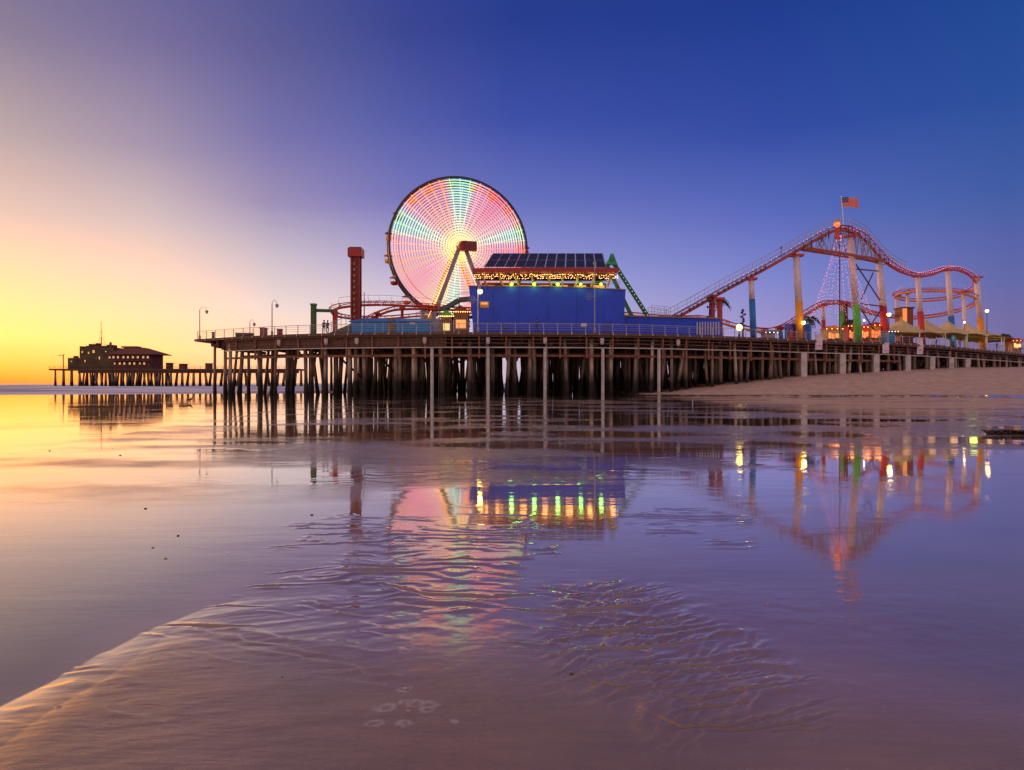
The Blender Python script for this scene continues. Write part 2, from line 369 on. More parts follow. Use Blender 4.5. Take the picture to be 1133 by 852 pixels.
def grid_mesh(name, X, Y, Z, m, attrs={}):
    nr, na = X.shape; co = np.stack([X, Y, Z], -1).reshape(-1, 3).astype(np.float32)
    idx = np.arange(nr*na).reshape(nr, na)
    q = np.stack([idx[:-1,:-1], idx[:-1,1:], idx[1:,1:], idx[1:,:-1]], -1).reshape(-1, 4)[:, ::-1]
    me = bpy.data.meshes.new(name); me.vertices.add(len(co)); me.vertices.foreach_set('co', co.ravel())
    me.loops.add(q.size); me.loops.foreach_set('vertex_index', q.ravel().astype(np.int32))
    me.polygons.add(len(q)); me.polygons.foreach_set('loop_start', np.arange(0, q.size, 4, dtype=np.int32))
    me.polygons.foreach_set('loop_total', np.full(len(q), 4, dtype=np.int32))
    me.polygons.foreach_set('use_smooth', np.ones(len(q), dtype=bool))
    for k, a in attrs.items():
        at_ = me.attributes.new(k, 'FLOAT', 'POINT'); at_.data.foreach_set('value', a.ravel().astype(np.float32))
    me.materials.append(m); me.update(); me.validate()
    o = bpy.data.objects.new(name, me); COL.objects.link(o); return o

def sand_material():
    m = bpy.data.materials.new('beach_sand'); m.use_nodes = True; t = m.node_tree; b = t.nodes['Principled BSDF']; l = t.links
    def n(k, **kw):
        x = t.nodes.new(k)
        for a_, v in kw.items(): setattr(x, a_, v)
        return x
    g = n('ShaderNodeNewGeometry'); wet = n('ShaderNodeAttribute', attribute_name='wet'); dry = n('ShaderNodeAttribute', attribute_name='dry'); attr_swale_shade = n('ShaderNodeAttribute', attribute_name='swale_shade'); attr_froth = n('ShaderNodeAttribute', attribute_name='froth')
    def noise(sx, sy, sc_, det=4):
        mp = n('ShaderNodeMapping'); mp.inputs['Scale'].default_value = (sx, sy, 1); l.new(g.outputs['Position'], mp.inputs[0])
        z = n('ShaderNodeTexNoise'); z.inputs['Scale'].default_value = sc_; z.inputs['Detail'].default_value = det; l.new(mp.outputs[0], z.inputs[0]); return z.outputs[0]
    def mrange(x, a0, a1, b0, b1):
        r_ = n('ShaderNodeMapRange'); l.new(x, r_.inputs[0])
        for i_, v in zip((1,2,3,4), (a0,a1,b0,b1)): r_.inputs[i_].default_value = v
        return r_.outputs[0]
    def math_(op, a_, c_):
        r_ = n('ShaderNodeMath', operation=op)
        for i_, v in enumerate((a_, c_)):
            if isinstance(v, (int, float)): r_.inputs[i_].default_value = v
            else: l.new(v, r_.inputs[i_])
        return r_.outputs[0]
    def mix(f, a_, c_):
        x = n('ShaderNodeMix', data_type='RGBA')
        if isinstance(f, (int, float)): x.inputs[0].default_value = f
        else: l.new(f, x.inputs[0])
        for i_, v in ((6, a_), (7, c_)):
            if isinstance(v, tuple): x.inputs[i_].default_value = (*v, 1)
            else: l.new(v, x.inputs[i_])
        return x.outputs[2]
    mott = mrange(noise(1, 1, 0.9, 8), 0.35, 0.65, 0, 1); grain = mrange(noise(1, 1, 260, 2), 0.3, 0.7, 0, 1)
    strk = mrange(noise(0.5, 2.2, 5, 6), 0.35, 0.65, 0, 1)
    damp = mix(mott, (0.215,0.132,0.084), (0.300,0.190,0.124))
    damp = mix(math_('MULTIPLY', strk, 0.35), damp, (0.125,0.074,0.054))
    damp = mix(math_('MULTIPLY', grain, 0.25), damp, (0.34,0.23,0.17))
    pool = mix(mott, (0.270,0.165,0.108), (0.33,0.205,0.138))
    c = mix(wet.outputs['Fac'], damp, pool)
    drc = mix(mott, (0.50,0.325,0.24), (0.62,0.42,0.32))
    c = mix(dry.outputs['Fac'], c, drc)
    c = mix(math_('MULTIPLY', attr_swale_shade.outputs['Fac'], .75), c, (0.060,0.032,0.034))  # shade of the swale put into the base colour
    c = mix(math_('MULTIPLY', attr_froth.outputs['Fac'], .55), c, (0.70,0.64,0.60))
    l.new(c, b.inputs['Base Color'])
    ro = mrange(wet.outputs['Fac'], 0, 1, 0.22, 0.03)
    rv = math_('MULTIPLY', mrange(noise(1, 1.6, 1.7, 5), 0.35, 0.7, 0.6, 1.35), ro)
    rmx = n('ShaderNodeMix', data_type='FLOAT'); l.new(dry.outputs['Fac'], rmx.inputs[0]); l.new(rv, rmx.inputs[2]); rmx.inputs[3].default_value = 0.9
    l.new(rmx.outputs[0], b.inputs['Roughness']); b.inputs['IOR'].default_value = 1.36
    sp = mrange(dry.outputs['Fac'], 0, 1, 0.85, 0.15); l.new(sp, b.inputs['Specular IOR Level'])
    # bump: wind-combed wavelets on the film of water, grain and rills on damp sand
    def bump(h, dist, strength, nrm_=None):
        x = n('ShaderNodeBump'); x.inputs['Distance'].default_value = dist
        if isinstance(strength, (int, float)): x.inputs['Strength'].default_value = strength
        else: l.new(strength, x.inputs['Strength'])
        l.new(h, x.inputs['Height'])
        if nrm_: l.new(nrm_, x.inputs['Normal'])
        return x.outputs[0]
    notwet = mrange(wet.outputs['Fac'], 0, 1, 1, 0.0)
    zone = mrange(noise(0.5, 1.3, 0.22, 3), 0.40, 0.58, 0.22, 1)
    b1 = bump(noise(0.45, 1.5, 1.6, 3), 0.0040, zone)
    b2 = bump(noise(0.6, 2.4, 7, 4), 0.0012, math_('MULTIPLY', zone, 0.6), b1)
    b3 = bump(noise(1, 1, 170, 2), 0.0028, math_('MULTIPLY', notwet, 0.9), b2)
    b4 = bump(noise(0.5, 2.0, 9, 6), 0.0140, math_('MULTIPLY', notwet, 0.8), b3)
    l.new(b4, b.inputs['Normal']); l.new(b2, b.inputs['Coat Normal'])
    cw = mrange(wet.outputs['Fac'], 0, 1, 0.0, 1.0); cw2 = math_('MULTIPLY', cw, mrange(dry.outputs['Fac'], 0, 1, 1, 0)); l.new(cw2, b.inputs['Coat Weight'])
    b.inputs['Coat IOR'].default_value = 1.33; b.inputs['Coat Roughness'].default_value = 0.02
    return m
DRY = sst(0.04, 0.22, GZ)*sst(60, 70, GY)
beach = tag(grid_mesh('beach', GX, GY, GZ, sand_material(), {'wet': WET, 'dry': DRY, 'swale_shade': SWALE_SHADE, 'froth': np.clip(FROTH, 0, 1)}), kind='structure')

# sea with low swells and long streaks of surf
def sea_material():
    m = bpy.data.materials.new('sea_water'); m.use_nodes = True; t = m.node_tree; b = t.nodes['Principled BSDF']; l = t.links
    g = t.nodes.new('ShaderNodeNewGeometry'); fo = t.nodes.new('ShaderNodeAttribute'); fo.attribute_name = 'foam'
    mp = t.nodes.new('ShaderNodeMapping'); mp.inputs['Scale'].default_value = (0.03, 0.35, 1); l.new(g.outputs['Position'], mp.inputs[0])
    z = t.nodes.new('ShaderNodeTexNoise'); z.inputs['Scale'].default_value = 1; z.inputs['Detail'].default_value = 6; l.new(mp.outputs[0], z.inputs[0])
    mu = t.nodes.new('ShaderNodeMath'); mu.operation = 'MULTIPLY_ADD'; l.new(z.outputs[0], mu.inputs[0]); mu.inputs[1].default_value = 2.4; mu.inputs[2].default_value = -0.35
    f = t.nodes.new('ShaderNodeMath'); f.operation = 'MULTIPLY'; f.use_clamp = True; l.new(mu.outputs[0], f.inputs[0]); l.new(fo.outputs['Fac'], f.inputs[1])
    x = t.nodes.new('ShaderNodeMix'); x.data_type = 'RGBA'; l.new(f.outputs[0], x.inputs[0]); x.inputs[6].default_value = (0.03,0.035,0.05,1); x.inputs[7].default_value = (0.80,0.74,0.78,1)
    l.new(x.outputs[2], b.inputs['Base Color'])
    r = t.nodes.new('ShaderNodeMapRange'); l.new(f.outputs[0], r.inputs[0]); r.inputs[3].default_value = 0.22; r.inputs[4].default_value = 0.8; l.new(r.outputs[0], b.inputs['Roughness'])
    b.inputs['IOR'].default_value = 1.33
    bp = t.nodes.new('ShaderNodeBump'); bp.inputs['Distance'].default_value = 0.35; l.new(z.outputs[0], bp.inputs['Height']); l.new(bp.outputs[0], b.inputs['Normal'])
    return m
sr = np.concatenate([np.geomspace(95, 600, 420, endpoint=False), np.geomspace(600, 14000, 60)]); sa = np.radians(np.linspace(-80, 80, 420))
SR, SA = np.meshgrid(sr, sa, indexing='ij'); SX = SR*np.sin(SA); SY = SR*np.cos(SA)
uu = SY - 0.10*SX + 6*fbm(SX*0.012, SY*0.012, 3, 81)
amp = (1-sst(260, 900, uu))*sst(105, 130, uu)
ph = uu/31.0 + 0.3*fbm(SX*0.01, SY*0.01, 2, 83)
crest = np.maximum(0, np.cos(2*math.pi*ph))**3
SZ = -0.16 + 0.5*crest*amp + 0.03*fbm(SX*0.08, SY*0.25, 3, 85)*sst(120, 160, SY)
foam = np.clip(crest*1.3*amp*sst(-.5, .25, fbm(SX*0.02, SY*0.05, 3, 87)) + 0.75*np.exp(-((SY-0.5*SX-140)/9)**2)*(1+fbm(SX*.05, SY*.05, 3, 89)*.6) + 0.45*(1-sst(170, 300, uu)), 0, 1)
sea = tag(grid_mesh('sea', SX, SY, SZ, sea_material(), {'foam': foam}), kind='structure')

# ================================================================== MAIN PIER
pier = thing('pier', (0, 84, 0), 'long timber amusement pier on many piles standing above the wet beach', 'pier')
def yB(X): return yF(X) + float(np.interp(X, [-45, -34, -28, -22, -5, 160], [15, 22, 42, 72, 76, 78]))
XS = [-44.8] + [x for x in np.arange(-43, 160, 2.0)]
mb = MB(); vs = []
for X in XS:
    a_, b_ = yF(X), yB(X)
    vs += [(X, a_-0.25, DECK), (X, b_, DECK), (X, b_, DECK-0.32), (X, a_-0.25, DECK-0.32)]
fs = []
for i in range(len(XS)-1):
    o = i*4; fs += [(o, o+4, o+5, o+1), (o+1, o+5, o+6, o+2), (o+2, o+6, o+7, o+3), (o+3, o+7, o+4, o)]
fs += [(0,1,2,3), tuple(len(vs)-4+k for k in (3,2,1,0))]
mb.add(vs, fs); mb.build('deck', M_deckwood, pier)
def strip(xs, off, z0, z1, th):
    m = MB()
    for i in range(len(xs)-1):
        a_ = Vector((xs[i], yF(xs[i])+off, (z0+z1)/2)); b_ = Vector((xs[i+1], yF(xs[i+1])+off, (z0+z1)/2))
        m.beam(a_, b_, th, abs(z1-z0))
    return m
XF = [x for x in np.arange(-39, 159, 3.1)]
strip([x for x in XF if x < -6], 0.55, 6.05, 7.30, 0.25).build('fascia_board', M_beam, pier)
strip([x for x in XF if x > -8], 2.3, 6.05, 7.34, 0.25).build('fascia_board', mat('dark_fascia_wood', (0.05,0.03,0.026), 0.85, var=.5, scale=3), pier)  # right stretch, set back and coloured darker than the left boards
strip(XF, 0.06, 7.16, 7.36, 0.2).build('rim_joist', M_deckwood, pier)
m = MB()
for z in (6.42, 6.78): m.v += []; 
for z in (6.40, 6.85):
    for i in range(len(XF)-1):
        m.beam((XF[i], yF(XF[i])+0.34, z), (XF[i+1], yF(XF[i+1])+0.34, z), 0.12, 0.10)
m.build('ledger_rail', M_deckwood, pier)
strip([x for x in XF if x < 62], 0.75, 4.75, 5.02, 0.28).build('lower_beam', M_rust, pier)
strip([x for x in XF if x < 75], 6.0, 5.1, 5.5, 0.3).build('inner_beam', M_beam, pier)
strip(XF, 0.15, 5.80, 5.93, 0.13).build('pipe', M_pipe, pier)
# end fascia and deep girder at the sea end
MB().box((-40.6, yF(-41)+6.5, 6.85), (0.3, 13, 1.0)).build('end_beam', M_beam, pier)
for k in range(4):
    MB().beam((-41, yF(-41)+1.0+3.6*k, 7.0), (-16, yF(-16)+1.2+9*k, 7.0), 0.35, 0.75).build('girder', M_beam, pier)
# hanging brackets
x = -37.0; n_br = 0
while x < 62:
    y = yF(x); m = MB()
    m.beam((x, y+0.2, 7.4), (x, y+0.2, 4.55), 0.20, 0.20)
    m.beam((x, y+0.2, 5.0), (x, y+1.6, 6.9), 0.12, 0.12)
    m.build('hanging_bracket', M_rust, pier); x += 3.3; n_br += 1
# joists running under the deck
m = MB()
for X in np.arange(-42, 158, 2.4):
    y0, y1 = yF(X), yB(X)
    m.beam((X, y0+0.8, 7.0), (X, y1, 7.0), 0.25, 0.75)
m.build('joist', M_beam, pier)['kind'] = 'stuff'
# piles
def pile_mat():
    m = mat('weathered_pile', (0.30,0.21,0.165), 0.85, var=0.5, scale=1.4, stretch=(3,3,.5), bump=0.03)
    t = m.node_tree; b = t.nodes['Principled BSDF']; src = b.inputs['Base Color'].links[0].from_socket
    g = t.nodes.new('ShaderNodeNewGeometry'); s = t.nodes.new('ShaderNodeSeparateXYZ'); t.links.new(g.outputs['Position'], s.inputs[0])
    nz = t.nodes.new('ShaderNodeTexNoise'); nz.inputs['Scale'].default_value = 0.6; t.links.new(g.outputs['Position'], nz.inputs[0])
    a = t.nodes.new('ShaderNodeMath'); a.operation = 'MULTIPLY_ADD'; t.links.new(nz.outputs[0], a.inputs[0]); a.inputs[1].default_value = -1.8; t.links.new(s.outputs['Z'], a.inputs[2])
    r = t.nodes.new('ShaderNodeMapRange'); t.links.new(a.outputs[0], r.inputs[0]); r.inputs[1].default_value = 0.7; r.inputs[2].default_value = 2.6
    x = t.nodes.new('ShaderNodeMix'); x.data_type = 'RGBA'; t.links.new(r.outputs[0], x.inputs[0]); x.inputs[6].default_value = (0.022,0.018,0.016,1)   # mussels and weed below the tide line
    t.links.new(src, x.inputs[7]); t.links.new(x.outputs[2], b.inputs['Base Color']); return m
M_pile = pile_mat()
M_pile2 = M_pile.copy(); M_pile2.name = 'bleached_pile'
for n_ in M_pile2.node_tree.nodes:
    if n_.type == 'VECT_MATH' and n_.operation == 'SCALE': n_.inputs[0].default_value = (.50,.38,.29)
def gz(X, Y):
    h, _, _ = ground_h(np.array([float(X)]), np.array([float(Y)])); return float(h[0])
def pile_shape(m, X, Y, r, top=7.0, n=9, lean=0.0, leany=0.0):
    g0 = gz(X, Y)-0.4
    k = 5; pts = []; rs = []
    for i in range(k+1):
        t = i/k; z = g0+(top-g0)*t
        pts.append((X+lean*(1-t)+random.uniform(-.02,.02), Y+leany*(1-t), z))
        rs.append(r*(1.0-0.12*t) * (1.32 if (z < 0.7 and g0 < 0.3) else 1.0 + (0.16 if z < 1.6 and g0 < .3 else 0)))
    m.tube(pts, rs, n)
# pale slim front columns
for px in (478, 540, 603, 667, 729, 889, 932, 969, 1004, 1031, 1052, 1070):
    Y = 90.0
    for _ in range(12): Y = yF(Xat(px, Y)) + 0.3
    X = Xat(px, Y); m = MB(); g0 = gz(X, Y)
    wd = 0.42 if px < 800 else 0.85
    if px < 800: m.tube([(X, Y, g0-0.3), (X, Y, 5.8)], wd/2, 10)
    else: m.box((X, Y+0.1, (g0-0.4+5.8)/2), (wd, 0.7, 5.8-g0+0.4))
    m.build('pale_column', M_concrete, pier)
# individual piles: front rows; the remainder of the forest is one part
cand = []
Xp = -41.5; bent = 0
while Xp < 120:
    y0 = yF(Xp); depth = yB(Xp)-y0; nrow = int(depth/3.1)
    for r_ in range(nrow):
        if Xp > 70 and r_ > 9: continue
        X = Xp + random.uniform(-0.5, 0.5); Y = y0+1.2+r_*3.1+random.uniform(-0.5, 0.5)
        if X < -38 and r_ > 2: continue
        ln = random.choice((0, 0, 0, 1, -1))*random.uniform(0.4, 1.1)
        cand.append((r_, X, Y, ln))
    bent += 1; Xp += random.choice((2.3, 2.8, 3.3)) if Xp > -30 else 3.6
cand.sort(key=lambda c: (c[0], c[1]))
rest = MB(); npile = 0
for (r_, X, Y, ln) in cand:
    rad = random.uniform(0.20, 0.29)
    if npile < 88 and r_ <= 2:
        m = MB(); pile_shape(m, X, Y, rad, lean=ln if r_ else ln*0.4); m.build('pile', M_pile2 if random.random() < .4 else M_pile, pier, smooth=True); npile += 1
    else: pile_shape(rest, X, Y, rad, n=7, lean=ln)
o = rest.build('pile', M_pile, pier, smooth=True); o['kind'] = 'stuff'
# cross caps on pile bents
m = MB()
for X in np.arange(-40, 120, 5.6):
    m.beam((X, yF(X)+1, 6.35), (X, yB(X)-1, 6.35), 0.4, 0.45)
    if X > -25: m.beam((X, yF(X)+2, 5.9), (X+1.5, yF(X)+14, 2.2), 0.15, 0.25)
m.build('pile_cap', M_beam, pier)['kind'] = 'stuff'
# railing: rails plus a post each
rail = MB()
XR = list(np.arange(-44.3, 118, 1.72))
for z in (0.35, 0.62, 0.88, 1.10):
    for i in range(len(XR)-1):
        rail.beam((XR[i], yF(XR[i])+0.05, DECK+z), (XR[i+1], yF(XR[i+1])+0.05, DECK+z), 0.07 if z == 1.10 else 0.03, 0.06 if z == 1.10 else 0.03)
rail_o = rail.build('railing', M_rail, pier)
rest = MB()
for i, X in enumerate(XR):
    m = MB() if i < 94 else rest
    y = yF(X)+0.05
    m.box((X, y, DECK+0.56), (0.07, 0.07, 1.12)); m.box((X, y-0.36, DECK-0.14), (0.14, 0.14, 0.30))
    if i < 94: m.build('rail_post', M_rail, rail_o)
# (copies past the frame's right edge share one mesh)
# small service boxes hung under the deck edge
for px in (361, 309, 395, 470, 540, 603, 666, 750):
    Y = 88
    for _ in range(10): Y = yF(Xat(px, Y))
    X = Xat(px, Y)
    mm = MB(); mm.box((X, Y-0.12, 6.75), (0.42, 0.3, 0.6)); mm.lathe((X, Y-0.1, 6.3), [(0.2, 0), (0.12, 0.2)], 8); mm.build('service_box', M_pipe, pier)
for px, hh in ((906, 17), (1018, 18), (980, 12)):
    Y = 100
    for _ in range(12): Y = yF(Xat(px, Y))
    Y -= 0.5; X = Xat(px, Y)
    ban = thing('banner', (X, Y, DECK-1.0), {906:'long pale banner hung on railing beside the orange coaster column', 1018:'long pale lilac banner hung on railing below the tan tents', 980:'short white and red banner hung below the dark red column'}[px], 'banner', 'banners hung over the pier railing')
    top = CAM_H+(HZ-(370 if px == 906 else 374 if px == 1018 else 379))/F*Y; hgt = hh/F*Y
    m = MB(); n_ = 6; vs = []; fs = []
    for i in range(n_+1):
        for s_ in (-1, 1):
            vs.append((X+s_*0.5, Y+0.05*math.sin(i*1.3), top-hgt*i/n_)); vs.append((X+s_*0.5, Y+0.05*math.sin(i*1.3)+0.03, top-hgt*i/n_))
    for i in range(n_):
        b0, b1 = i*4, i*4+4
        fs += [(b0, b0+2, b1+2, b1), (b0+1, b1+1, b1+3, b0+3), (b0, b1, b1+1, b0+1), (b0+2, b0+3, b1+3, b1+2)]
    m.add(vs, fs); m.build('cloth', mat('banner_cloth', (0.74,0.62,0.70), 0.8, var=0.1), ban)
    MB().box((X, Y+0.0, top-hgt*0.62), (0.62, 0.07, hgt*0.28)).build('printed_patch', mat('banner_print', (0.70,0.25,0.33) if True else 0, 0.8, var=0.4, scale=5), ban)
    MB().tube([(X-0.55, Y+.1, top), (X+0.55, Y+.1, top)], 0.04, 6).build('rod', M_rail, ban)

# ================================================================== DISTANT PIER
FD = 292.0
fp = thing('pier', (-150, FD, 0), 'narrow far pier reaching out to sea, dark against the sunset', 'pier')
xa, xb = Xat(54, FD), Xat(330, FD)
MB().box(((xa+xb)/2, FD+6, DECK-0.35), (xb-xa, 12, 0.7)).build('deck', M_deckwood, fp)
MB().box(((Xat(85,FD)+xb)/2, FD+1.0, DECK-1.3), (xb-Xat(85,FD), 0.5, 1.2)).build('girder', M_beam, fp)
k = 0
X = xa+2
while X < xb:
    px = CX+X/FD*F; far_dense = px < 172
    for row in range(2 if not far_dense else 3):
        m = MB(); rad = 0.42 if far_dense else 0.55
        ln = random.choice((0, 0.8, -0.8)) if px > 80 else 0
        m.tube([(X+ln+row*0.7, FD+1.2+row*4.5, -1.2), (X+ln*.8+row*0.7, FD+1.2+row*4.5, 1.6), (X+row*0.7, FD+1.2+row*4.5, DECK-0.7)], [rad*1.35, rad*1.15, rad*0.8], 7)
        if k < 95: m.build('pile', M_pile, fp); k += 1
        if not far_dense and row == 1: break
    X += 2.3 if far_dense and px > 80 else 3.4 if px <= 80 else 4.9
m = MB()
for z in (0.5, 1.1): m.beam((xa, FD+0.1, DECK+z), (xb, FD+0.1, DECK+z), 0.08, 0.08)
for X in np.arange(xa, xb, 2.4): m.box((X, FD+0.1, DECK+0.55), (0.1, 0.1, 1.1))
m.build('railing', M_dark, fp)
def boxp(m, px0, px1, py0, py1, Y, dep):   # a box by its front outline
    a_ = at(px0, py0, Y); b_ = at(px1, py1, Y)
    m.box(((a_.x+b_.x)/2, Y+dep/2, (a_.z+b_.z)/2), (abs(b_.x-a_.x), dep, abs(a_.z-b_.z))); return m
M_fwall = mat('dark_olive_wall', (0.11,0.07,0.03), 0.8, var=0.4, scale=0.3)
M_fwall2 = mat('brick_red_wall', (0.18,0.05,0.028), 0.8, var=0.4, scale=0.4)
M_froof = mat('rust_roof', (0.17,0.05,0.03), 0.8, var=0.3)
E_win = emat('lit_window', (1,0.50,0.28), .55)
E_dim = emat('dim_window', (1,0.45,0.15), .55)
b1 = thing('harbour_building', at(106, 407, FD+1), 'boxy dark green building with tall mast on the far pier end', 'building', None)
W1 = boxp(MB(), 88, 126, 384.5, 408.5, FD+1, 10).build('wall', M_fwall, b1)
boxp(MB(), 75, 88, 396, 408.5, FD+1.2, 8).build('annexe', M_fwall, b1)
boxp(MB(), 95, 117, 382.5, 384.5, FD+2, 7).build('roof', M_fwall2, b1)
for (x0, x1, y0, y1) in ((90,92,388,391),(97,99,389,392),(102,105,387,391),(109,111,394,398),(116,118,388,390),(120,122.5,394,397),(93,95,398,401),(78,80,399,401)):
    f_ = boxp(MB(), x0, x1, y0, y1, FD+0.85 if x0 > 85 else FD+1.05, 0.3).build('window', M_dark, b1)
    boxp(MB(), x0+.3, x1-.3, y0+.4, y1-.4, FD+0.8 if x0 > 85 else FD+1.0, 0.2).build('pane', E_dim, f_)
for z_ in range(1):
    mm = MB(); p = at(112, 383, FD+5); mm.tube([p, p+Vector((0,0,4))], 0.22, 5); mm.tube([p+Vector((0,0,3.6)), p+Vector((0,0,10.5))], 0.1, 5)
    for q in (-1, 1): mm.tube([p+Vector((0,0,7)), p+Vector((q*1.8,0,0))], 0.05, 4)
    mm.beam(p+Vector((-3.4,0,1.3)), p+Vector((3.6,0,0.6)), 0.1, 0.1); mm.build('mast', M_dark, b1)
b2 = thing('pier_restaurant', at(146, 407, FD+1), 'two storey restaurant with low hipped rust roof and lit windows on far pier', 'building')
boxp(MB(), 124, 166, 391, 408.5, FD+0.6, 11).build('wall', M_fwall2, b2)
p0, p1 = at(119, 391.5, FD-1.2), at(172, 392.5, FD-1.2); z1 = at(0, 384.2, FD).z
xm0, xm1 = Xat(132, FD), Xat(153, FD); zz = p0.z
MB().add([(p0.x,FD-1.2,zz),(p1.x,FD-1.2,zz),(p1.x,FD+13,zz),(p0.x,FD+13,zz),(xm0,FD+4,z1),(xm1,FD+4,z1),(xm1,FD+8,z1),(xm0,FD+8,z1),
   (p0.x,FD-1.2,zz-.25),(p1.x,FD-1.2,zz-.25),(p1.x,FD+13,zz-.25),(p0.x,FD+13,zz-.25)],
   [(0,1,5,4),(1,2,6,5),(2,3,7,6),(3,0,4,7),(4,5,6,7),(8,9,1,0),(9,10,2,1),(10,11,3,2),(11,8,0,3),(11,10,9,8)]).build('roof', M_froof, b2)
for x0 in (122, 127, 133, 138, 143.5, 149, 155, 160):
    f_ = boxp(MB(), x0+2, x0+5, 393.5, 397, FD+0.35, 0.3).build('window', M_dark, b2)
    boxp(MB(), x0+2.5, x0+4.5, 394, 396.5, FD+0.28, 0.2).build('pane', E_win, f_)
for x0 in (124, 130, 135, 141, 146, 152, 157):
    f_ = boxp(MB(), x0+1, x0+4, 400.5, 404, FD+0.35, 0.3).build('window', M_dark, b2)
    boxp(MB(), x0+1.5, x0+3.5, 401, 403.5, FD+0.28, 0.2).build('pane', E_win, f_)
MB().box(((Xat(126,FD)+Xat(168,FD))/2, FD-0.4, at(0,399,FD).z), (Xat(168,FD)-Xat(126,FD), 1.6, 0.3)).build('balcony', M_froof, b2)
boxp(MB(), 98, 104, 380.5, 382.6, FD+3, 3).build('roof_unit', M_fwall, b1)
boxp(MB(), 118, 124, 381.5, 384.5, FD+4, 4).build('roof_unit', M_fwall2, b1)
boxp(MB(), 106, 109, 379.6, 382.6, FD+5, 2).build('roof_unit', M_fwall2, b1)
boxp(MB(), 121, 122.2, 378.5, 382, FD+4.5, 1).build('vent_stack', M_dark, b1)
boxp(MB(), 81, 84, 393.8, 396.2, FD+3, 2).build('roof_unit', M_fwall2, b1)
boxp(MB(), 88, 92, 383, 384.6, FD+3, 3).build('parapet', M_froof, b1)
m = MB()
for q in range(7): m.beam(at(77+q*1.5, 408-q*1.6, FD+.4), at(78.5+q*1.5, 408-q*1.6, FD+.4), 1.0, .15)
m.build('stair', M_dark, b1)
boxp(MB(), 134, 151, 383.0, 384.6, FD+4, 4).build('roof_lantern', M_froof, b2)
boxp(MB(), 156, 159, 384.5, 389, FD+5, 1.2).build('chimney', M_fwall, b2)
m = MB()
for z_ in (396.6, 398.0): m.beam(at(126, z_, FD-1.1), at(168, z_, FD-1.1), .1, .1)
for q in np.arange(126, 169, 2.1): m.beam(at(q, 396.6, FD-1.1), at(q, 399, FD-1.1), .09, .09)
for q in (126, 140, 154, 168): m.beam(at(q, 399, FD-1.0), at(q, 408, FD-1.0), .2, .2)
m.build('balcony_rail', M_dark, b2)
cr = thing('fishing_crane', at(67, 408, FD+3), 'thin dark hoist post with short arm at the far pier tip', 'crane')
p = at(70, 408, FD+3); MB().tube([p, p+Vector((0,0,6.2))], 0.2, 6).build('post', M_dark, cr)
MB().beam(p+Vector((0.6,0,6)), p+Vector((-2.2,0,5.7)), 0.25, 0.25).build('arm', M_dark, cr)
# low huts and silhouettes on the far deck
for i, (x0, x1, y0, lab) in enumerate(((183.5,188,402,'small dark kiosk left of the shed pair on the far pier'),(198,204,403,'low dark shed with flat top midway on the far pier'),(227,232,402.5,'dark hut on far pier just beside the main pier end'))):
    t = thing('pier_kiosk', at((x0+x1)/2, 407.5, FD+4), lab, 'kiosk', 'kiosks on the far pier')
    boxp(MB(), x0, x1, y0, 408, FD+4, 3).build('wall', M_fwall2, t)
    boxp(MB(), x0-.5, x1+.5, y0-.7, y0, FD+3.6, 4).build('roof', M_dark, t)

# ================================================================== LAMP POSTS
def gooseneck(name, loc, H, label, lit=None, arm=1.0, flake=None, dark=False):
    t = thing(name, loc, label, 'street lamp', 'lamp posts along the pier railing'); loc = Vector(loc)
    mt = M_dark if dark else M_rail
    MB().lathe(loc, [(0.16,0),(0.16,0.5),(0.075,0.7),(0.06,H)], 8).build('pole', mt, t)
    if arm:
        pts = [loc+Vector((arm*(1-math.cos(a))/2 if True else 0, 0, H-0.1+0.55*math.sin(a))) for a in np.linspace(0, math.pi, 9)]
        MB().tube(pts, 0.03, 5).build('arm', mt, t)
        hd = loc+Vector((arm, 0, H-0.35))
    else: hd = loc+Vector((0, 0, H+0.15))
    m = MB(); m.lathe(hd, [(0.05,0.35),(0.2,0.22),(0.26,0.12),(0.24,0.10)][::-1], 10); m.build('lamp_hood', mt, t)
    g = MB(); g.sphere(hd, (0.42 if H < 2.2 else 0.30) if lit else 0.2, 10); g.build('globe', lit if lit else mat('globe_glass', (0.5,0.45,0.42), 0.2, var=.05), t, smooth=True)
    if lit: plight(hd-Vector((0,0.4,0)), (1,0.6,0.15), 70, 0.3, t)
    if flake:
        fz = flake; m = MB(); c = loc+Vector((-0.75, -0.1, fz))
        for k in range(8):
            a_ = k*math.pi/4; d = Vector((math.cos(a_), 0, math.sin(a_)))
            m.beam(c, c+d*0.48, 0.04, 0.04); m.octa(c+d*0.48, 0.06)
            for s_ in (-1, 1):
                e = Vector((math.cos(a_+s_*0.7), 0, math.sin(a_+s_*0.7))); m.beam(c+d*0.33, c+d*0.33+e*0.14, 0.04, 0.04)
        m.beam(c, c+Vector((0.75,0.1,0)), 0.04, 0.04)
        m.build('snowflake', mat('pale_wire', (0.22,0.26,0.42), 0.4, var=.1), t)
    return t
def front(px, off):
    Y = 88
    for _ in range(14): Y = yF(Xat(px, Y))+off
    return Y
for px, py, off, arm, lab in ((221, 343, 0.9, 1.0, 'grey gooseneck lamp post at the left tip of the main pier'),(301, 336, 1.2, 0.65, 'tall grey lamp post between two dark red boxes'),(276.5, 357, 9, 0.65, 'short thin lamp post behind the long low bench box')):
    Y = front(px, off); P = Vector((Xat(px, Y), Y, DECK)); H = CAM_H+(HZ-py)/F*Y-DECK
    gooseneck('lamp_post', P, H, lab, arm=arm)
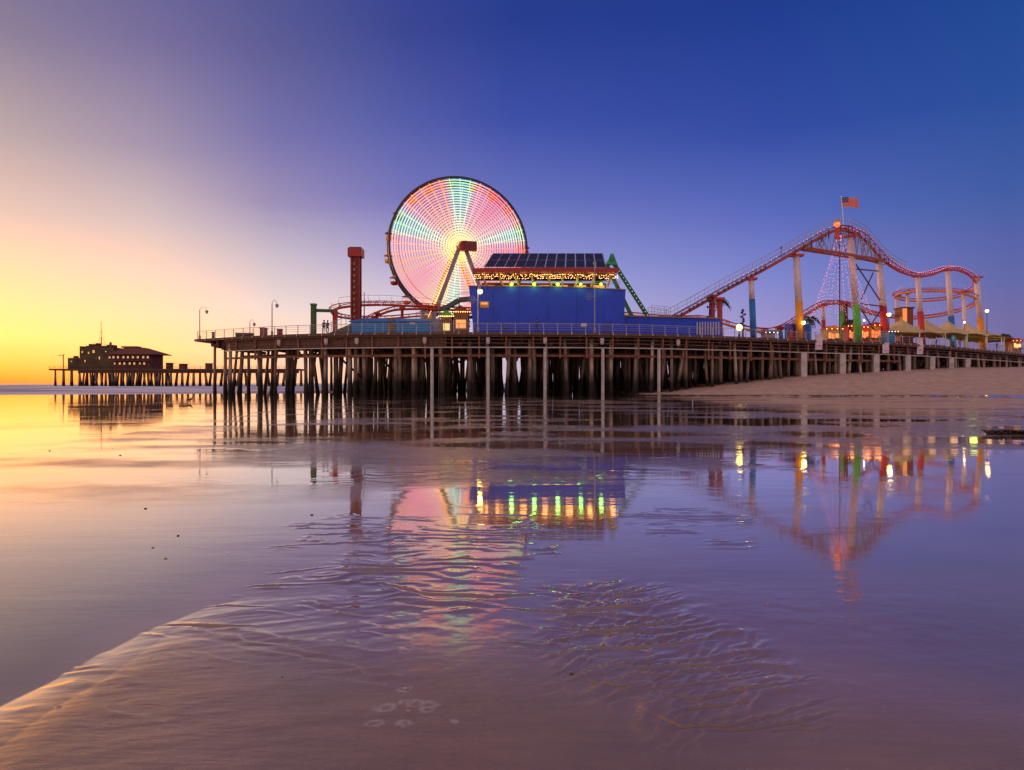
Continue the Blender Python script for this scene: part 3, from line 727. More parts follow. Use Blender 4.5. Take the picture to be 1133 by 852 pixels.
for px, py, off, lit, arm, fl, lab in ((529, 318, 0.9, E_yellow, 0.25, 4.0, 'pale lamp post with yellow light and snowflake left of blue wall'),
        (658, 292, 0.9, None, 0.0, 4.6, 'tall unlit pale pole with snowflake before the blue wall'),
        (818, 364, 1.2, E_yellow, 0.0, None, 'short lamp with brilliant yellow light right of the slatted blue wall'),
        (889, 357, 4.0, E_yellow, 0.0, None, 'yellow lamp shining just beside the orange coaster column'),
        (983.5, 348, 3.0, E_yellow, 0.0, None, 'yellow lamp on dark pole left of the tan tents'),
        (1092, 344, 3.0, E_yellow, 0.0, None, 'tall dark lamp post lit yellow at right end of tents')):
    Y = front(px, off); P = Vector((Xat(px, Y), Y, DECK)); H = max(1.2, CAM_H+(HZ-py)/F*Y-DECK-0.15)
    gooseneck('lamp_post', P, H, lab, lit=lit, arm=arm, flake=fl, dark=px > 700)
# yellow box sign on the left blue-wall pole
Y = front(529, 0.7); sgn = thing('box_sign', (Xat(536, Y), Y, at(0,337,Y).z), 'small yellow lit box sign hung beside the left snowflake pole', 'sign')
p = at(536, 337, Y); MB().box(p, (1.05, 0.3, 0.75)).build('panel', mat('yellow_sign', (0.75,0.42,0.06), 0.5), sgn)
MB().box(p+Vector((0,-0.17,0.1)), (0.8, 0.04, 0.2)).build('light_strip', E_warmlo, sgn); MB().beam(p+Vector((-0.9,0,0.3)), p+Vector((-0.5,0,0.3)), 0.06, 0.06).build('bracket', M_rail, sgn)

# ================================================================== LEFT DECK CLUTTER
def deck_box(name, px0, px1, py, off, dep, label, cat, m, parts=True):
    Y = front((px0+px1)/2, off); a_, b_ = Xat(px0, Y), Xat(px1, Y); z = CAM_H+(HZ-py)/F*Y
    t = thing(name, ((a_+b_)/2, Y, DECK), label, cat); h_ = z-DECK
    MB().box(((a_+b_)/2, Y+dep/2, DECK+h_*0.46), (b_-a_-0.1, dep, h_*0.92)).build('body', m, t)
    MB().box(((a_+b_)/2, Y+dep/2, DECK+h_*0.96), (b_-a_+0.06, dep+0.12, h_*0.08)).build('lid', M_dark, t)
    return t
deck_box('storage_box', 260, 278, 368.2, 0.6, 1.2, 'long low brown storage box on the left end of the pier', 'box', M_beam)
deck_box('ticket_booth', 287, 293.5, 362.5, 0.9, 1.0, 'dark red upright box left of the tall lamp post', 'booth', M_red)
deck_box('utility_cabinet', 306, 311, 363.8, 1.0, 0.8, 'small dark red cabinet right of the tall lamp post', 'cabinet', M_red)
deck_box('trash_bin', 234, 236.5, 367.5, 0.9, 0.4, 'small dark bin near the left end railing', 'bin', M_dark)
# green gateway
Y = front(348, 5); g = thing('gateway', (Xat(347, Y), Y, DECK), 'green post and horizontal beam standing left of the red tower', 'gate')
p = at(347, 338, Y); MB().box((p.x, Y, (p.z+DECK)/2), (0.62, 0.62, p.z-DECK)).build('post', mat('dark_green_paint', (0.05,0.12,0.03), .6), g)
MB().box((p.x, Y, p.z+0.12), (0.75, 0.75, 0.24)).build('cap', M_green, g)
MB().beam((p.x+0.31, Y, at(0,343.5,Y).z), (Xat(370, Y), Y, at(0,344,Y).z), 0.35, 0.4).build('crossbeam', mat('dark_green_paint', (0.05,0.12,0.03), .6), g)
MB().box((Xat(371.5, Y), Y, (at(0,342,Y).z+DECK)/2), (0.4, 0.4, at(0,342,Y).z-DECK)).build('post', M_red, g)
# drop tower
Y = front(394, 14); t = thing('drop_tower', (Xat(394, Y), Y, DECK), 'tall red drop ride tower with square cap and a column of bulbs', 'drop tower')
zt = at(0, 276, Y).z; X = Xat(394, Y); hw = 0.55
m = MB()
for sx in (-1, 1):
    for sy in (-1, 1): m.box((X+sx*hw, Y+sy*hw, (zt+DECK)/2), (0.24, 0.24, zt-DECK))
m.box((X, Y, (zt+DECK)/2), (0.95, 0.95, zt-DECK-0.3))
z = DECK+1
while z < zt-1.6:
    m.beam((X-hw, Y-hw, z), (X+hw, Y-hw, z+1.2), 0.1, 0.1); m.beam((X+hw, Y-hw, z), (X-hw, Y-hw, z+1.2), 0.1, 0.1); z += 1.2
m.build('column', mat('deep_red_paint', (0.24,0.010,0.008), .5, var=.2), t)
MB().box((X, Y, zt-0.55), (2.0, 2.0, 1.2)).build('cap', M_red, t)
MB().box((X, Y, zt+0.13), (1.7, 1.7, 0.16)).build('cap_lid', M_darkwood, t)
m = MB(); z = DECK+2.5
while z < zt-1.8: m.box((X-0.1, Y-0.72, z), (0.28, 0.08, 0.34)); z += 0.85
m.build('light_string', mat('bulb_glass', (0.35,0.16,0.10), .3, var=.1), t)
MB().box((X, Y-0.1, DECK+1.7), (2.2, 2.4, 0.5)).build('seat_ring', M_dark, t)
# thin flag pole right of tower
Y = front(403, 3); t = thing('pole', (Xat(403, Y), Y, DECK), 'thin dark bare pole right of the red tower', 'pole')
MB().lathe((Xat(403, Y), Y, DECK), [(0.09,0),(0.06,4.3),(0.03,5.3)], 7).build('shaft', M_dark, t); MB().sphere((Xat(403, Y), Y, DECK+5.3), 0.08, 8).build('finial', M_dark, t)
# light-blue building
Y = front(430, 2.4); t = thing('games_building', (Xat(430, Y), Y, DECK), 'low sky blue building with sloping ends below the red coaster', 'building')
zt = at(0, 356.5, Y).z; zr = at(0, 353.8, Y).z
x0, x1 = Xat(389, Y), Xat(474, Y)
MB().box(((x0+x1)/2, Y+2.6, (DECK+zt)/2), (x1-x0, 5.2, zt-DECK)).build('wall', M_blue2, t)
MB().prism([(x0-0.3, Y-0.25, zt), (x1+0.6, Y-0.25, zt), (x1-1.8, Y+1.4, zr+.15), (x0+1.4, Y+1.4, zr+.15)], (0, 0, 0.14)).build('roof', mat('blue_roof', (0.015,0.17,0.50), .5, var=.15), t)
MB().box(((x0+x1)/2, Y+3.6, (zr+zt)/2+.05), (x1-x0-3.4, 3.6, zr-zt+.3)).build('upper_roof', mat('blue_roof', (0.015,0.17,0.50)), t)
d = MB().box((Xat(433, Y), Y-0.04, DECK+1.0), (0.95, 0.14, 2.0)).build('door', mat('brown_door', (0.16,0.11,0.08), .6), t)
MB().sphere((Xat(433, Y)+0.33, Y-0.16, DECK+1.0), 0.06, 6).build('handle', M_rail, d)
for px in (401, 424, 441):
    MB().box((Xat(px, Y), Y-0.06, (DECK+zt)/2), (0.14, 0.1, zt-DECK-.02)).build('pilaster', mat('pale_blue_trim', (0.16,0.42,0.68)), t)
MB().box((Xat(456.5, Y), Y-0.05, DECK+1.35), (0.7, 0.08, 0.3)).build('sign', M_white, t)
# grey-brown ramp mass on the left
Y = front(378, 3.6); t = thing('entry_ramp', (Xat(375, Y), Y, DECK), 'grey sloped ramp rising to the sky blue building', 'ramp')
a_, b_ = Xat(361, Y), Xat(388, Y)
MB().prism([(a_, Y, DECK), (b_, Y, DECK), (b_, Y, DECK+1.45), (a_+.4, Y, DECK+0.35)], (0, 3, 0)).build('slope', mat('grey_timber', (0.17,0.125,0.115), .8, var=.3), t)
m = MB()
for k in range(6): q = k/5; m.box((a_+(b_-a_)*q, Y+0.1, DECK+0.9+1.2*q), (0.06, 0.06, 1.2))
m.beam((a_, Y+.1, DECK+1.45), (b_, Y+.1, DECK+2.6), 0.06, 0.06); m.build('handrail', M_rail, t)

# ================================================================== FERRIS WHEEL
WY = 131.0; WC = at(507.5, 275, WY); WR = 13.35; TH = R(16)
ax = Vector((math.sin(TH), -math.cos(TH), 0)); ux = Vector((math.cos(TH), math.sin(TH), 0)); uz = Vector((0,0,1))
wheel = thing('ferris_wheel', (WC.x, WC.y, DECK), 'huge ferris wheel covered in pink, green and yellow lights behind blue building', 'ferris wheel')
def wp(r, a_, d): return WC + ux*(r*math.cos(a_)) + uz*(r*math.sin(a_)) + ax*d
def led_mat():
    m = bpy.data.materials.new('wheel_leds'); m.use_nodes = True; t = m.node_tree; l = t.links; b = t.nodes['Principled BSDF']
    g = t.nodes.new('ShaderNodeNewGeometry'); s = t.nodes.new('ShaderNodeVectorMath'); s.operation = 'SUBTRACT'; l.new(g.outputs['Position'], s.inputs[0]); s.inputs[1].default_value = WC
    sp = t.nodes.new('ShaderNodeSeparateXYZ'); l.new(s.outputs[0], sp.inputs[0])
    ln = t.nodes.new('ShaderNodeVectorMath'); ln.operation = 'LENGTH'; l.new(s.outputs[0], ln.inputs[0])
    an = t.nodes.new('ShaderNodeMath'); an.operation = 'ARCTAN2'; l.new(sp.outputs['Z'], an.inputs[0]); l.new(sp.outputs['X'], an.inputs[1])
    def ramp(src, lo, hi, stops, mode='EASE'):
        mr = t.nodes.new('ShaderNodeMapRange'); l.new(src, mr.inputs[0]); mr.inputs[1].default_value = lo; mr.inputs[2].default_value = hi
        c = t.nodes.new('ShaderNodeValToRGB'); c.color_ramp.interpolation = mode; e = c.color_ramp.elements
        while len(e) > 1: e.remove(e[-1])
        e[0].position = stops[0][0]; e[0].color = (*stops[0][1], 1)
        for p_, k_ in stops[1:]: x = e.new(p_); x.color = (*k_, 1)
        l.new(mr.outputs[0], c.inputs[0]); return c.outputs[0]
    rad = ramp(ln.outputs['Value'], 0, WR, [(0,(1.4,.9,.12)),(0.2,(1.25,.85,.2)),(0.4,(1.0,.55,.3)),(0.62,(1.0,.40,.28)),(0.8,(1.0,.34,.26)),(1,(.9,.22,.15))])
    # angle 0 = right, counted from -pi
    PK=(1.0,.33,.26); GR=(.22,.90,.45); OR=(1.05,.26,.06); RD=(1.0,.10,.08); YL=(1.1,.70,.14)
    ang = ramp(an.outputs[0], -math.pi, math.pi, [(0,PK),(0.06,OR),(0.12,RD),(0.16,OR),(0.2,YL),(0.24,GR),(0.28,OR),(0.34,RD),(0.42,OR),(0.47,RD),(0.5,RD),(0.545,GR),(0.58,PK),(0.64,RD),(0.70,PK),(0.72,GR),(0.765,GR),(0.79,OR),(0.87,OR),(0.89,PK),(0.925,GR),(0.96,GR),(0.985,PK)])
    w_ = ramp(ln.outputs['Value'], 0, WR, [(0,(0,0,0)),(0.2,(.1,)*3),(0.45,(.6,)*3),(0.7,(.8,)*3),(1,(.95,)*3)])
    mx = t.nodes.new('ShaderNodeMix'); mx.data_type = 'RGBA'; l.new(w_, mx.inputs[0]); l.new(rad, mx.inputs[6]); l.new(ang, mx.inputs[7])
    l.new(mx.outputs[2], b.inputs['Emission Color']); b.inputs['Base Color'].default_value = (.6,.5,.5,1)
    b.inputs['Emission Strength'].default_value = LED
    return m
LED = 1.35
M_led = led_mat(); M_rim = mat('dark_rim_steel', (0.045,0.03,0.05), .5, .2)
for d, rr_ in ((1.1, 1.0), (-1.1, 1.0)):
    MB().tube([wp(WR*rr_, a_, d) for a_ in np.linspace(0, 2*math.pi, 96, endpoint=False)], 0.24, 6, closed=True).build('rim', M_rim, wheel)
MB().tube([wp(WR*0.875, a_, 1.15) for a_ in np.linspace(0, 2*math.pi, 96, endpoint=False)], 0.10, 6, closed=True).build('inner_rim', mat('red_rim_steel', (0.4,0.03,0.03), .5), wheel)
m = MB()
for k in range(60):
    a_ = k*2*math.pi/60; m.tube([wp(WR, a_, 1.1), wp(WR, a_+math.pi/60, -1.1)], 0.045, 4)
m.build('rim_lattice', M_rim, wheel)
for k in range(40):
    a_ = k*2*math.pi/40
    s_ = MB().tube([wp(0.9, a_, 2.3), wp(WR, a_, 1.1)], 0.05, 5).build('spoke', M_steel, wheel)
    lm = MB(); pts = [wp(r_, a_, 2.3-1.2*(r_-0.9)/(WR-0.9)+0.10) for r_ in np.linspace(1.0, WR-0.25, 12)]
    lm.tube(pts, 0.045, 4); lm.build('light_strip', M_led, s_)
for k in range(40):
    a_ = (k+0.5)*2*math.pi/40
    s_ = MB().tube([wp(0.9, a_, -2.3), wp(WR, a_, -1.1)], 0.05, 5).build('spoke', M_steel, wheel)
    lm = MB(); lm.tube([wp(r_, a_, -2.1+1.2*(r_-0.9)/(WR-0.9)) for r_ in np.linspace(1.0, WR-0.25, 12)], 0.045, 4); lm.build('light_strip', M_led, s_)
for r_ in np.arange(1.3, 12.9, 0.50):
    d = 2.3-1.2*(r_-0.9)/(WR-0.9)+0.02
    MB().tube([wp(r_, a_, d) for a_ in np.linspace(0, 2*math.pi, 80, endpoint=False)], 0.105, 5, closed=True).build('light_trail_ring', M_led, wheel)  # added glowing rings imitating the light trails of a turning wheel
# hub, axle, legs
MB().tube([WC+ax*-3.6, WC+ax*3.6], 0.45, 12).build('axle', M_steel, wheel)
hub_c = WC+ax*4.2+Vector((0.4,0,-0.4))
hb = MB(); hb.box(WC+ax*4.6+Vector((1.2,0,-0.45)), (2.3, 1.2, 1.7), rz=TH); hb.build('hub_box', mat('maroon_hub', (0.20,0.02,0.03), .5), wheel)
MB().tube([WC+ax*4.0+Vector((0,0,-.4)), WC+ax*5.1+Vector((0,0,-.4))], 0.95, 14).build('hub_disc', M_red, wheel)
for k in (0, 1):
    dd = 3.3 if k == 0 else -3.3
    top = WC+ax*dd
    for sx in (-1, 1):
        foot = Vector((top.x+sx*7.6, top.y-0.6*dd*0.2, DECK))
        MB().beam(top+Vector((sx*0.3,0,0.2)), foot, 0.75, 0.75).build('support_leg', M_steel if k == 0 else M_orange, wheel)  # rear legs orange: warm light on the steel put into the colour
        if k == 0:
            MB().tube([top+Vector((sx*0.3-.5,-.3,-1)), foot+Vector((-.5,-.3,2))], 0.06, 4).build('leg_light_strip', emat('leg_led', (1,.55,.25), 2.0), wheel)
# gondolas
gcols = [M_red, M_orange, mat('gold_paint', (.7,.42,.04), .5)]
for k in range(20):
    a_ = (k+0.35)*2*math.pi/20; p = wp(WR+0.05, a_, 0)
    gd = MB(); gd.tube([p+ax*1.1, p-ax*1.1], 0.05, 5); gd.tube([p, p-uz*0.55], 0.05, 5)
    go = gd.build('gondola', M_rim, wheel)
    MB().lathe(p-uz*0.62, [(0.95,-0.05),(0.85,0.06),(0.25,0.34),(0.04,0.40)], 10).build('canopy', gcols[k % 3], go)
    tb = MB(); tb.lathe(p-uz*2.0, [(0.45,0),(0.72,0.2),(0.8,0.62),(0.76,0.62),(0.66,0.25)], 10)
    for q in range(4): b_ = q*math.pi/2+0.4; tb.tube([p-uz*1.4+Vector((math.cos(b_)*.72, math.sin(b_)*.72, 0)), p-uz*0.6+Vector((math.cos(b_)*.72, math.sin(b_)*.72, 0))], 0.03, 4)
    tb.build('tub', gcols[(k+1) % 3], go)
# boarding stairway
Y = 118; t = thing('stairway', at(500, 345, Y), 'dark grey covered stairway climbing right toward the blue wall under wheel', 'stairs')
m = MB(); pp = [at(486,342,Y), at(493,341,Y), at(508,332,Y), at(522,330.5,Y)]
for i in range(3): m.beam(pp[i], pp[i+1], 1.6, 0.7)
m.build('flight', mat('slate_steel', (0.10,0.09,0.14), .5), t)
m = MB()
for i in range(3): m.beam(pp[i]+Vector((0,-.8,1)), pp[i+1]+Vector((0,-.8,1)), 0.07, 0.07)
for q in pp: m.beam(q+Vector((0,-.8,0)), q+Vector((0,-.8,1)), .06, .06)
m.build('handrail', M_rail, t)
for q in pp[:3]: MB().beam(q-Vector((0,0,.35)), Vector((q.x, q.y, DECK)), 0.25, 0.25).build('post', M_steel, t)
# wheel base platform and bright booths under it
Y = 108
for i, (x0, x1, y0, col, lab) in enumerate(((488,500,350,(1,0.75,0.28),'yellow lit booth below the ferris wheel legs'),(502,518,345,(1,0.42,0.12),'orange lit booth left of the tall blue wall'))):
    t = thing('lit_booth', at((x0+x1)/2, 372, Y), lab, 'booth', 'booths under the wheel')
    a_ = at(x0, y0, Y); b_ = at(x1, y0, Y)
    MB().box(((a_.x+b_.x)/2, Y+1.5, (DECK+a_.z)/2), (b_.x-a_.x, 3, a_.z-DECK)).build('wall', mat('booth_wall', (.26,.13,.07), .7, var=.3), t)
    MB().prism([(a_.x-.4, Y-.5, a_.z), (b_.x+.4, Y-.5, a_.z), ((a_.x+b_.x)/2, Y-.5, a_.z+1.0)], (0, 4, 0)).build('roof', M_red if i else M_lime, t)
    MB().box(((a_.x+b_.x)/2, Y-0.06, DECK+(a_.z-DECK)*0.62), (b_.x-a_.x-.7, 0.12, (a_.z-DECK)*0.26)).build('lit_counter', emat('booth_glow%d' % i, col, .85), t)
    m = MB()
    for q in np.linspace(a_.x-.3, b_.x+.3, 9): m.octa((q, Y-.55, a_.z-.05), 0.09)
    m.build('bulb_row', E_warm, t)
# grey machine house under wheel
Y = 112; t = thing('machine_house', at(474, 370, Y), 'grey machine platform with posts at the foot of the wheel', 'platform')
a_, b_ = at(460, 352, Y), at(486, 352, Y)
MB().box(((a_.x+b_.x)/2, Y+3, (a_.z+DECK)/2), (b_.x-a_.x, 5, a_.z-DECK)).build('base', M_steel, t)
m = MB()
for q in np.linspace(a_.x, b_.x, 7): m.box((q, Y+.5, a_.z+.5), (.1, .1, 1.0))
m.beam((a_.x, Y+.5, a_.z+1), (b_.x, Y+.5, a_.z+1), .08, .08); m.build('guard_rail', M_rail, t)

# ================================================================== BLUE BUILDING
BY = 87.2
bld = thing('arcade_building', (Xat(605, BY), BY, DECK), 'large plain blue walled building with open lit upper floor and solar roof', 'building')
def wall_poly(pxy, Y, dep, name, m, par):
    o_ = [at(px, py, Y) for px, py in pxy]; return MB().prism(o_, (0, dep, 0)).build(name, m, par)
wall_poly([(524.5,372.5),(518.8,317),(600,317.3),(650,318.6),(692.2,321),(689.5,372.5)], BY, 11, 'wall', M_blue, bld)
m = MB(); m.beam(at(545.5,318,BY)+Vector((0,-.02,0)), at(546,371,BY)+Vector((0,-.02,0)), 0.05, 0.04); 
for px in (574, 606, 638, 668): m.beam(at(px,318.6+max(0,(px-600)*.02),BY)+Vector((0,-.015,0)), at(px,371,BY)+Vector((0,-.015,0)), 0.035, 0.03)
m.build('wall_seam', mat('seam_blue', (0.010,0.045,0.42), .6), bld)
MB().box(at(672,364,BY)+Vector((0,-.05,0)), (1.0, .1, 2.1)).build('service_door', mat('door_blue', (.012,.05,.40), .5), bld)
MB().box(at(560,361,BY)+Vector((0,-.06,0)), (.7, .12, .5)).build('wall_vent', mat('vent_blue', (.03,.07,.35), .5), bld)
m = MB()
pts = [(518.8,316.7),(600,317),(650,318.3),(692.2,320.7)]
for i in range(3): m.beam(at(*pts[i], BY)+Vector((0,.1,0.02)), at(*pts[i+1], BY)+Vector((0,.1,0.02)), 0.45, 0.12)
m.build('coping', mat('coping_brown', (.30,.16,.10), .7), bld)
# back wall and floor of the open storey
z0 = at(0, 317, BY).z; zr = at(0, 303, BY-1).z
xl, xr_ = Xat(526, BY), Xat(683, BY)
MB().box(((xl+xr_)/2, BY+7, (z0+zr)/2), (xr_-xl-1, 0.3, zr-z0)).build('back_wall', mat('warm_back_wall', (.20,.08,.05), .8), bld)
m = MB()
for k in range(7): X = xl+1.5+k*(xr_-xl-3)/6; m.box((X, BY+6.7, (z0+zr)/2-.1), (1.5, 0.2, 0.95))
m.build('window', emat('balcony_window', (1,.42,.13), .8), bld)
# roof: sloping fascia with red edge
fa = [(523,299.5),(600,298.6),(684,299.2)]
m = MB()
for i in range(2): m.beam(at(*fa[i], BY-1.2), at(*fa[i+1], BY-1.2), 0.5, 0.55)
m.build('fascia', M_red, bld)
a_, b_ = at(523, 300.5, BY-1.2), at(684, 300.5, BY-1.2)
MB().prism([(a_.x, BY-1.0, a_.z), (b_.x, BY-1.0, b_.z), (b_.x, BY+10, b_.z+.5), (a_.x, BY+10, a_.z+.5)], (0, 0, 0.2)).build('roof', M_darkwood, bld)
m = MB()
for px in np.linspace(533, 676, 9):
    m.beam(at(px, 303, BY-.6), at(px+ (6 if px < 605 else -4 if px > 640 else 0), 317.3, BY+.3), 0.20, 0.20)
    m.beam(at(px, 306, BY-.6), at(px+7, 303, BY-.6), .1, .1)
m.build('raked_column', mat('gold_column', (.60,.30,.10), .5), bld)
m = MB()
for z_ in (312.6, 310.2): m.beam(at(522, z_, BY+.1), at(687, z_+1.6, BY+.1), .05, .05)
m.build('balcony_rail', M_rail, bld)
m = MB(); random.seed(3)
for row in range(3):
    for px in np.arange(525, 684, 1.7):
        if random.random() < 0.72: m.octa(at(px+random.uniform(-.5,.5), 304.0+1.9*row+random.uniform(-.5,.6)+0.5*math.sin(px*0.35), BY-.9+.9*row), 0.048)
m.build('string_lights', E_warm, bld)
for i, (px, e_, c_) in enumerate(((566, E_greenl, (.5,1,.2)), (591, E_greenl, (.5,1,.2)), (617, E_greenl, (.6,1,.2)), (642.5, E_greenl, (.5,1,.2)), (665, E_greenl, (.7,1,.25)))):
    p = at(px, 314.4, BY-.25); s_ = MB().sphere(p, 0.21 if i < 3 else .17, 8).build('spotlight', e_, bld)
    MB().box(p+Vector((0,.15,.24)), (0.4,.3,.14)).build('spotlight_hood', M_dark, s_)
    ld = plight(p+Vector((0,-.35,-.1)), (.35,1,.2), 30, .3, bld, 'spot_glow')
for px in (536, 552, 579, 604, 630, 654, 677): plight(at(px, 309, BY+2), (1,.38,.10), 45, .5, bld, 'balcony_glow')
# solar array
sa = MB(); a0, b0 = at(535.5, 295.6, BY+.2), at(670.5, 296.2, BY+.2); a1, b1_ = at(545.5, 280.8, BY+4.2), at(667, 280.8, BY+4.2)
for q in np.linspace(0.04, 0.96, 9):
    f_ = a0.lerp(b0, q); bk = a1.lerp(b1_, q)
    sa.beam((f_.x, f_.y+.2, zr+.7), f_+Vector((0,.2,-.1)), .08, .08); sa.beam((bk.x, bk.y-.3, zr+.7), bk+Vector((0,-.3,-.25)), .08, .08)
    sa.beam((f_.x, f_.y+.3, zr+.75), (f_.x+1.0, f_.y+.3, f_.z-.1), .05, .05)
sa.beam(a0+Vector((0,.1,-.12)), b0+Vector((0,.1,-.12)), .12, .12); arr = sa.build('solar_array', M_dark, bld)
NP = 12
for k in range(NP):
    q0, q1 = k/NP+.004, (k+1)/NP-.004
    o_ = [a0.lerp(b0, q0), a0.lerp(b0, q1), a1.lerp(b1_, q1), a1.lerp(b1_, q0)]
    MB().prism(o_, (0, 0.03, 0.06)).build('solar_panel', M_panel, arr)
m = MB()
for k in range(NP+1):
    q = k/NP; m.beam(a0.lerp(b0, q)+Vector((0,-.02,.04)), a1.lerp(b1_, q)+Vector((0,-.02,.04)), .05, .05)
for q in (0, .5, 1): m.beam(a0.lerp(a1, q)+Vector((0,-.02,.04)), b0.lerp(b1_, q)+Vector((0,-.02,.04)), .04, .04)
m.build('panel_frame', mat('panel_frame_grey', (.22,.2,.32), .4), arr)
MB().box(at(646, 359.5, BY-.06), (0.72, .1, .42)).build('sign', M_white, bld)
# low wing
lw = thing('slatted_wing', (Xat(745, 90.5), 90.5, DECK), 'low blue wall with white slats running right from tall building', 'wall')
o_ = [at(689.9,376,89.6), at(798,376.5,92.8), at(798,352.6,92.8), at(689.9,350.2,89.6)]
MB().prism(o_, (0, 3.5, 0)).build('wall', M_blue, lw)
m = MB()
for i in range(9):
    px = 771+i*3.0; Yq = 92.0+.03*i; m.box((Xat(px, Yq), Yq-.12, at(0,363.5,Yq).z), (0.16, .1, 1.75))
m.build('white_slats', mat('slat_paint', (.50,.50,.62), .6), lw)
m = MB(); m.beam(o_[3]+Vector((0,-.06,.05)), o_[2]+Vector((0,-.06,.05)), .3, .16); m.build('coping', mat('coping_brown', (.3,.16,.1)), lw)
# tiny figures / meter box by wall
cg = thing('cage_frame', at(732, 349, 97), 'pale metal cage frame on top of the low blue wing', 'frame')
m = MB()
for px in (721, 728, 735, 742):
    for dy in (0, 2.5): m.beam(at(px, 337.5+(px-721)*.12, 97)+Vector((0,dy,0)), Vector((Xat(px,97), 97+dy, DECK)), .06, .06)
for py in (337.5, 342, 346):
    for dy in (0, 2.5): m.beam(at(721, py, 97)+Vector((0,dy,0)), at(742, py+2.4, 97)+Vector((0,dy,0)), .05, .05)
m.build('bars', M_rail, cg)
# green A-frame ride
GY = 104; gr = thing('swing_ride', (Xat(678, GY), GY, DECK), 'green A-frame ride legs rising behind the right end of the blue building', 'ride')
ap = at(676.5, 287.5, GY)
for dy, f1 in ((0, 718), (5, 708)):
    for s_ in (1, -1):
        ft = Vector((ap.x+s_*(Xat(f1, GY)-ap.x), GY+dy, at(0, 352, GY).z)); ft2 = ap.lerp(ft, 1.0); dirv = (ft-(ap+Vector((0,dy,0))))
        ft = ft+dirv*((ft.z-DECK)/max(1e-3, -dirv.z)); 
        lg = MB().beam(ap+Vector((0,dy,0)), ft, .55, .55).build('leg', M_green if dy else mat('deep_green_paint', (.015,.13,.07), .5), gr)
MB().tube([ap+Vector((0,-.6,0)), ap+Vector((0,5.6,0))], .42, 12).build('axle', M_green, gr)
MB().prism([ap+Vector((-.7,-.5,-.7)), ap+Vector((.9,-.5,-.9)), ap+Vector((.25,-.5,.85)), ap+Vector((-.2,-.5,.85))], (0,.5,0)).build('apex_plate', mat('bright_green', (.02,.35,.12), .5), gr)
m = MB()
for q in np.linspace(.2, .95, 14): m.octa((ap+Vector((0,-.35,0))).lerp(Vector((Xat(718,GY), GY-.35, at(0,352,GY).z)), q), .05)
m.build('light_string', emat('lime_bulb', (.6,1,.3), 2), gr)

# ================================================================== ROLLER COASTER
rc = thing('roller_coaster', (40, 110, DECK), 'red and orange steel roller coaster with long lift hill and spiral', 'roller coaster')
def catmull(P, step=0.8):
    out = []; P = [P[0]*2-P[1]] + P + [P[-1]*2-P[-2]]
    for i in range(1, len(P)-2):
        n_ = max(2, int((P[i+1]-P[i]).length/step))
        for k in range(n_):
            t = k/n_; a, b, c, d = P[i-1], P[i], P[i+1], P[i+2]
            out.append(0.5*((2*b)+(c-a)*t+(2*a-5*b+4*c-d)*t*t+(3*b-a-3*c+d)*t**3))
    out.append(P[-2]); return out
def track(pts3, mrail, mspine, bank=None, gauge=1.1, spine_r=.20, ties=True, drop=.55):
    P = catmull([at(*p) for p in pts3]); Ls, Rs, Sp = [], [], []; tiem = MB()
    for i, p in enumerate(P):
        d = (P[min(i+1, len(P)-1)]-P[max(i-1, 0)]).normalized(); sd_ = d.cross(Vector((0,0,1))).normalized(); up = sd_.cross(d)
        bk = 0 if bank is None else bank
        s2 = sd_*math.cos(bk)+up*math.sin(bk); u2 = up*math.cos(bk)-sd_*math.sin(bk)
        Ls.append(p-s2*gauge/2); Rs.append(p+s2*gauge/2); Sp.append(p-u2*drop)
        if ties and i % 2 == 0: tiem.beam(Ls[-1], Sp[-1], .07, .09); tiem.beam(Rs[-1], Sp[-1], .07, .09); tiem.beam(Ls[-1], Rs[-1], .06, .06)
    sp_ = MB().tube(Sp, spine_r, 8); sp_.add(tiem.v, tiem.f); o_ = sp_.build('track', mspine, rc)
    for q_ in (Ls, Rs): MB().tube(q_, .085, 6).build('rail', mrail, o_, smooth=True)
    return P, Ls, Rs, o_
lift = [(738,352,100),(748,347,100.2),(762,339.5,100.6),(800,318,101.3),(850,291,102.3),(895,265,103.2),(914,254.5,103.7),(927,250.5,104.2),(940,252,105.2)]
M_liftrail = mat('violet_rail_paint', (.28,.16,.26), .4)
P1, L1, R1, t1 = track(lift, M_liftrail, mat('lift_spine_paint', (.50,.10,.09), .45), spine_r=.24)
drop_ = [(940,252,105.2),(952,257,107),(962,266,109),(973,279,111),(985,290,114),(1000,298.5,118),(1016,302.5,122),(1031,301,126),(1044,296.5,130),(1057,295.5,134),(1070,300,138),(1079,307.5,144),(1080,315,149)]
P2, L2, R2, t2 = track(drop_, M_redtrack, M_redtrack, bank=R(-12))
helix = [(1080,315,149),(1070,322.5,155),(1050,328,158),(1025,330.5,158),(1004,330,154),(991,326.5,148),(997,322,142),(1012,320,139),(1035,319.5,138),(1060,321,140),(1076,326,144),(1081.5,331,149),(1076,336,154),(1060,342,157),(1040,347,157),(1020,349.5,155),(1000,349.8,149)]
P3, L3, R3, t3 = track(helix, M_redtrack, M_yelltrack, bank=R(8))
low = [(1000,349.8,149),(980,347.5,138),(963,344,131),(950,339,126),(935,334,121),(920,332.5,117.5),(907,336,114),(893,344,111.5),(879,353,109.5),(865,360,108.5),(848,363.5,108),(827,361,108.5),(806,356,110),(795,352.5,112),(778,349.5,114),(761,349.5,116),(735,349,119),(700,346,122),(650,345,125),(600,343,126),(550,341,126),(520,340.5,124)]
P4, L4, R4, t4 = track(low[:9], M_redtrack, mat('orange_red_paint', (.66,.14,.04), .4), bank=R(5))
P4b, _, _, _ = track(low[8:], M_redtrack, M_yelltrack)
